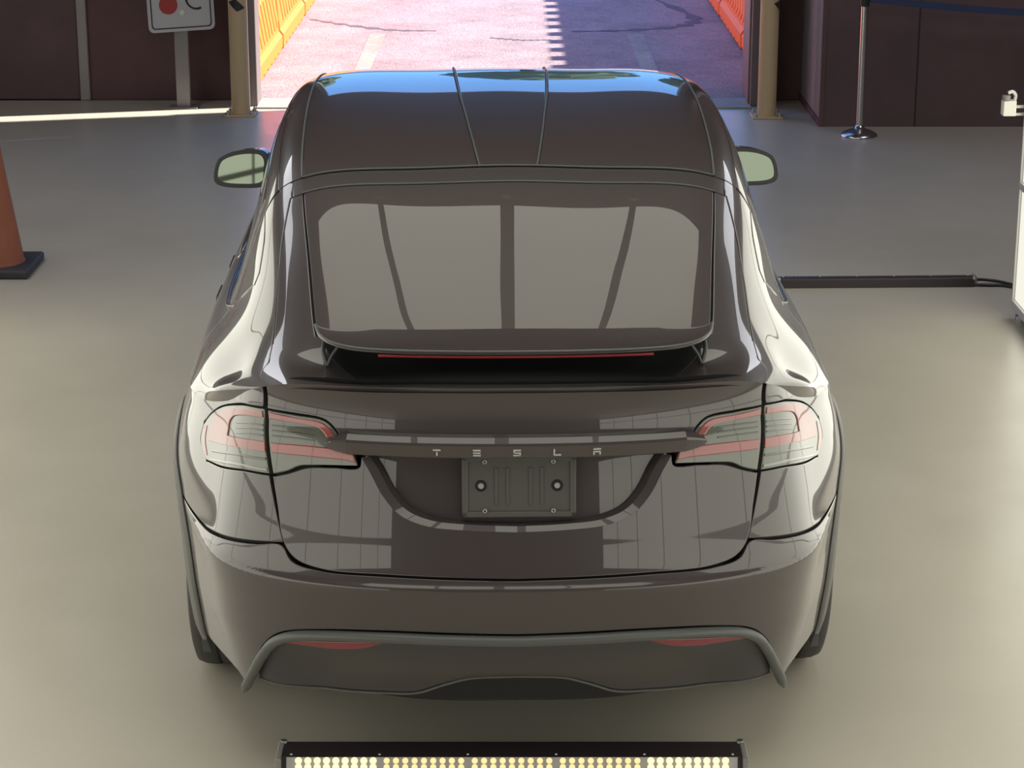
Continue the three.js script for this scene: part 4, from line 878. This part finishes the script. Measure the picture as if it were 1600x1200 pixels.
{ // pale scuff marks on the floor near the cone
  const mark = (pts, w, label) => { const c = new THREE.CatmullRomCurve3(pts.map(([x, z]) => V(x, 0, z))), g = [], n = 12, L = [], R = []; for (let i = 0; i <= n; i++) { const p = c.getPoint(i / n), t = c.getTangent(i / n), q = w * Math.sin(Math.PI * (i + 0.5) / (n + 1)); L.push(V(p.x - t.z * q, 0.0006, p.z + t.x * q)); R.push(V(p.x + t.z * q, 0.0006, p.z - t.x * q)); } for (let i = 0; i < n; i++) for (const p of [L[i], R[i], L[i + 1], R[i], R[i + 1], L[i + 1]]) g.push(p.x, p.y, p.z); const b = new THREE.BufferGeometry(); b.setAttribute('position', new THREE.Float32BufferAttribute(g, 3)); b.computeVertexNormals(); if (b.attributes.normal.getY(0) < 0) { const p = b.attributes.position; for (let i = 0; i < p.count; i += 3) { const t = [p.getX(i), p.getY(i), p.getZ(i)]; p.setXYZ(i, p.getX(i + 1), p.getY(i + 1), p.getZ(i + 1)); p.setXYZ(i + 1, ...t); } b.computeVertexNormals(); } tag(mesh('floor_scuff', b, M.scuff), label, 'scuff mark'); };
  M.scuff = mat(0.55, 0.53, 0.51, 0.6);
  mark([[-3.62, -8.62], [-3.35, -8.75], [-3.17, -8.83]], 0.022, 'long pale scuff mark on the floor behind the traffic cone');
  mark([[-3.14, -8.80], [-3.05, -8.84]], 0.022, 'short pale scuff mark on the floor at the end of the long one');
}

// ---------------------------------------------------------------- outside the doorway
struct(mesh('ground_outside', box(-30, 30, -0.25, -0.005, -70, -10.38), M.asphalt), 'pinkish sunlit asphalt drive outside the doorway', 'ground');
{
  const flat = (name, pts, m, label) => { const s = new THREE.Shape(pts.map(([x, z]) => new THREE.Vector2(x, -z))); const g = new THREE.ExtrudeGeometry(s, { depth: 0.004, bevelEnabled: false }); g.rotateX(-Math.PI / 2); g.translate(0, -0.006, 0); const o = mesh(name, g, m); tag(o, label, 'road marking'); return o; };
  flat('paint_stripe', [[-1.30, -10.6], [-1.18, -10.6], [-1.16, -14.0], [-1.30, -14.0]], M.paintStripe, 'faded pale stripe painted on the sunlit side of the drive');
  flat('paint_stripe', [[1.07, -10.6], [1.20, -10.6], [1.20, -14.0], [1.05, -14.0]], M.paintStripe, 'faded pale stripe painted on the shaded side of the drive');
  // tar filled cracks: wide arcs across the drive
  const arc = (pts, w, label) => {
    const c = new THREE.CatmullRomCurve3(pts.map(([x, z]) => V(x, 0, z))), l = [], r = [], n = 30;
    for (let i = 0; i <= n; i++) { const p = c.getPoint(i / n), t = c.getTangent(i / n), q = w * (0.6 + 0.4 * Math.sin(i * 1.7)) * Math.sin(Math.PI * (i + 1) / (n + 2)) ** 0.4; l.push([p.x - t.z * q, p.z + t.x * q]); r.push([p.x + t.z * q, p.z - t.x * q]); }
    flat('tar_patch', [...l, ...r.reverse()], M.tar, label);
  };
  arc([[-1.93, -15.0], [-1.55, -14.6], [-1.1, -14.25], [-0.7, -14.2]], 0.07, 'dark tar seam curving over the sunlit drive near the barriers');
  arc([[-0.2, -13.75], [0.1, -13.6], [0.35, -13.62]], 0.05, 'short dark tar seam at the edge of the shadow');
  arc([[0.55, -14.15], [1.1, -14.25], [1.6, -14.55], [1.75, -15.0], [1.45, -16.6]], 0.10, 'dark tar seam curving over the shaded drive');
}
function barrier(x, z, side, label, group) {
  const t = thing('plastic_barrier', label, 'barrier', [x, 0, z], side > 0 ? Math.PI : 0, group);
  // local: drive side face looks along +x, length along z
  const len = 2.05, s = new THREE.Shape();
  [[0, 0.05], [0, 0.13], [-0.03, 0.17], [-0.10, 0.98], [-0.13, 1.02], [-0.39, 1.02], [-0.42, 0.98], [-0.49, 0.17], [-0.52, 0.13], [-0.52, 0.05]].forEach(([a, b], i) => i ? s.lineTo(a, b) : s.moveTo(a, b)); s.closePath();
  const g = new THREE.ExtrudeGeometry(s, { depth: len, bevelEnabled: true, bevelSize: 0.012, bevelThickness: 0.012, bevelSegments: 2 }); g.translate(0, 0, -len / 2);
  mesh('body', g, M.orange, t);
  for (let k = 0; k < 7; k++) mesh('foot', box(-0.50, 0.004, 0, 0.07, -len / 2 + 0.03 + k * 0.29, -len / 2 + 0.24 + k * 0.29, 0.01), M.orange, t);
  // chevron ribs on the sloping faces
  const slope = Math.atan2(0.07, 0.81);
  for (let k = 0; k < 9; k++) for (const f of [1, -1]) {
    const z0 = -len / 2 + 0.18 + k * 0.205, bar = (l, a, y, dz) => { const b = box(-0.02, 0.02, -l / 2, l / 2, -0.068, 0.068, 0.012); b.rotateX(a); b.translate(0, y, dz); return b; };
    const rib = [bar(0.40, 0.55, 0.41, z0 - 0.02), bar(0.28, -0.55, 0.70, z0 + 0.012)];
    for (const b of rib) { b.translate(0, -0.17, 0); b.rotateZ(slope); b.translate(-0.03, 0.17, 0); if (f < 0) { b.translate(0.26, 0, 0); b.rotateY(Math.PI); b.translate(-0.26, 0, 0); } }
    mesh('rib', rib, M.orange, t);
  }
  mesh('hinge_lug', [cyl(0.05, 0.05, 0.30, 0.52, -0.26, len / 2 + 0.04, 16), cyl(0.05, 0.05, 0.70, 0.92, -0.26, len / 2 + 0.04, 16)], M.orangeGroove, t);
  return t;
}
const nth = ['first', 'second', 'third', 'fourth', 'fifth'];
for (let k = 0; k < 5; k++) {
  const z = -11.88 - k * 2.17;
  barrier(-2.0, z, -1, 'sunlit orange plastic road barrier, ' + nth[k] + ' from the doorway on the bright side of the drive', 'barriers on the sunlit side');
  barrier(2.0, z, 1, 'shaded orange plastic road barrier, ' + nth[k] + ' from the doorway on the shadowed side', 'barriers on the shaded side');
}
{ // low building whose eave and rafter tails throw the toothed shadow
  const b = thing('shed_building', 'low building with rafter tails that shades one side of the drive', 'building', [0, 0, 0]);
  mesh('wall', box(4.35, 9, 0, 3.05, -24, -10.8), M.siding, b);
  mesh('roof', box(4.10, 9.3, 3.09, 3.2, -24.2, -10.75), M.wood, b);
  for (let k = 0; k < 28; k++) { const z = -10.9 - k * 0.49; mesh('rafter', box(3.98, 4.45, 3.08, 3.2, z - 0.115, z + 0.115), M.wood, b); }
}
for (let k = 0; k < 9; k++) { // trees beyond the drive
  const x = -28 + k * 7 + (rnd() - 0.5), z = -46 - rnd() * 6, h = 5.5 + rnd() * 2.2;
  const t = thing('tree', 'leafy green tree far beyond the end of the drive', 'tree', [x, 0, z], rnd() * 6, 'trees beyond the drive');
  mesh('trunk', cyl(0.22, 0.13, 0, h * 0.5, 0, 0, 10), M.bark, t);
  const lumps = [];
  for (let q = 0; q < 14; q++) {
    const r = 0.9 + rnd() * 0.9, g = new THREE.IcosahedronGeometry(r, 3), p = g.attributes.position, a = rnd() * 6.28, d = rnd() * 1.3, cy = h * 0.42 + rnd() * (h * 0.5);
    for (let i = 0; i < p.count; i++) { const X = p.getX(i), Y = p.getY(i), Z = p.getZ(i), k2 = 1 + 0.13 * Math.sin(7 * X + 3 * Y + q) * Math.sin(8 * Z - 5 * Y) + 0.07 * Math.sin(19 * X + 17 * Y + 23 * Z); p.setXYZ(i, X * k2, Y * k2, Z * k2); }
    g.computeVertexNormals(); g.translate(Math.cos(a) * d, cy, Math.sin(a) * d); lumps.push(g);
  }
  mesh('crown', lumps, M.leaf, t);
}
renderer.render(scene, camera);
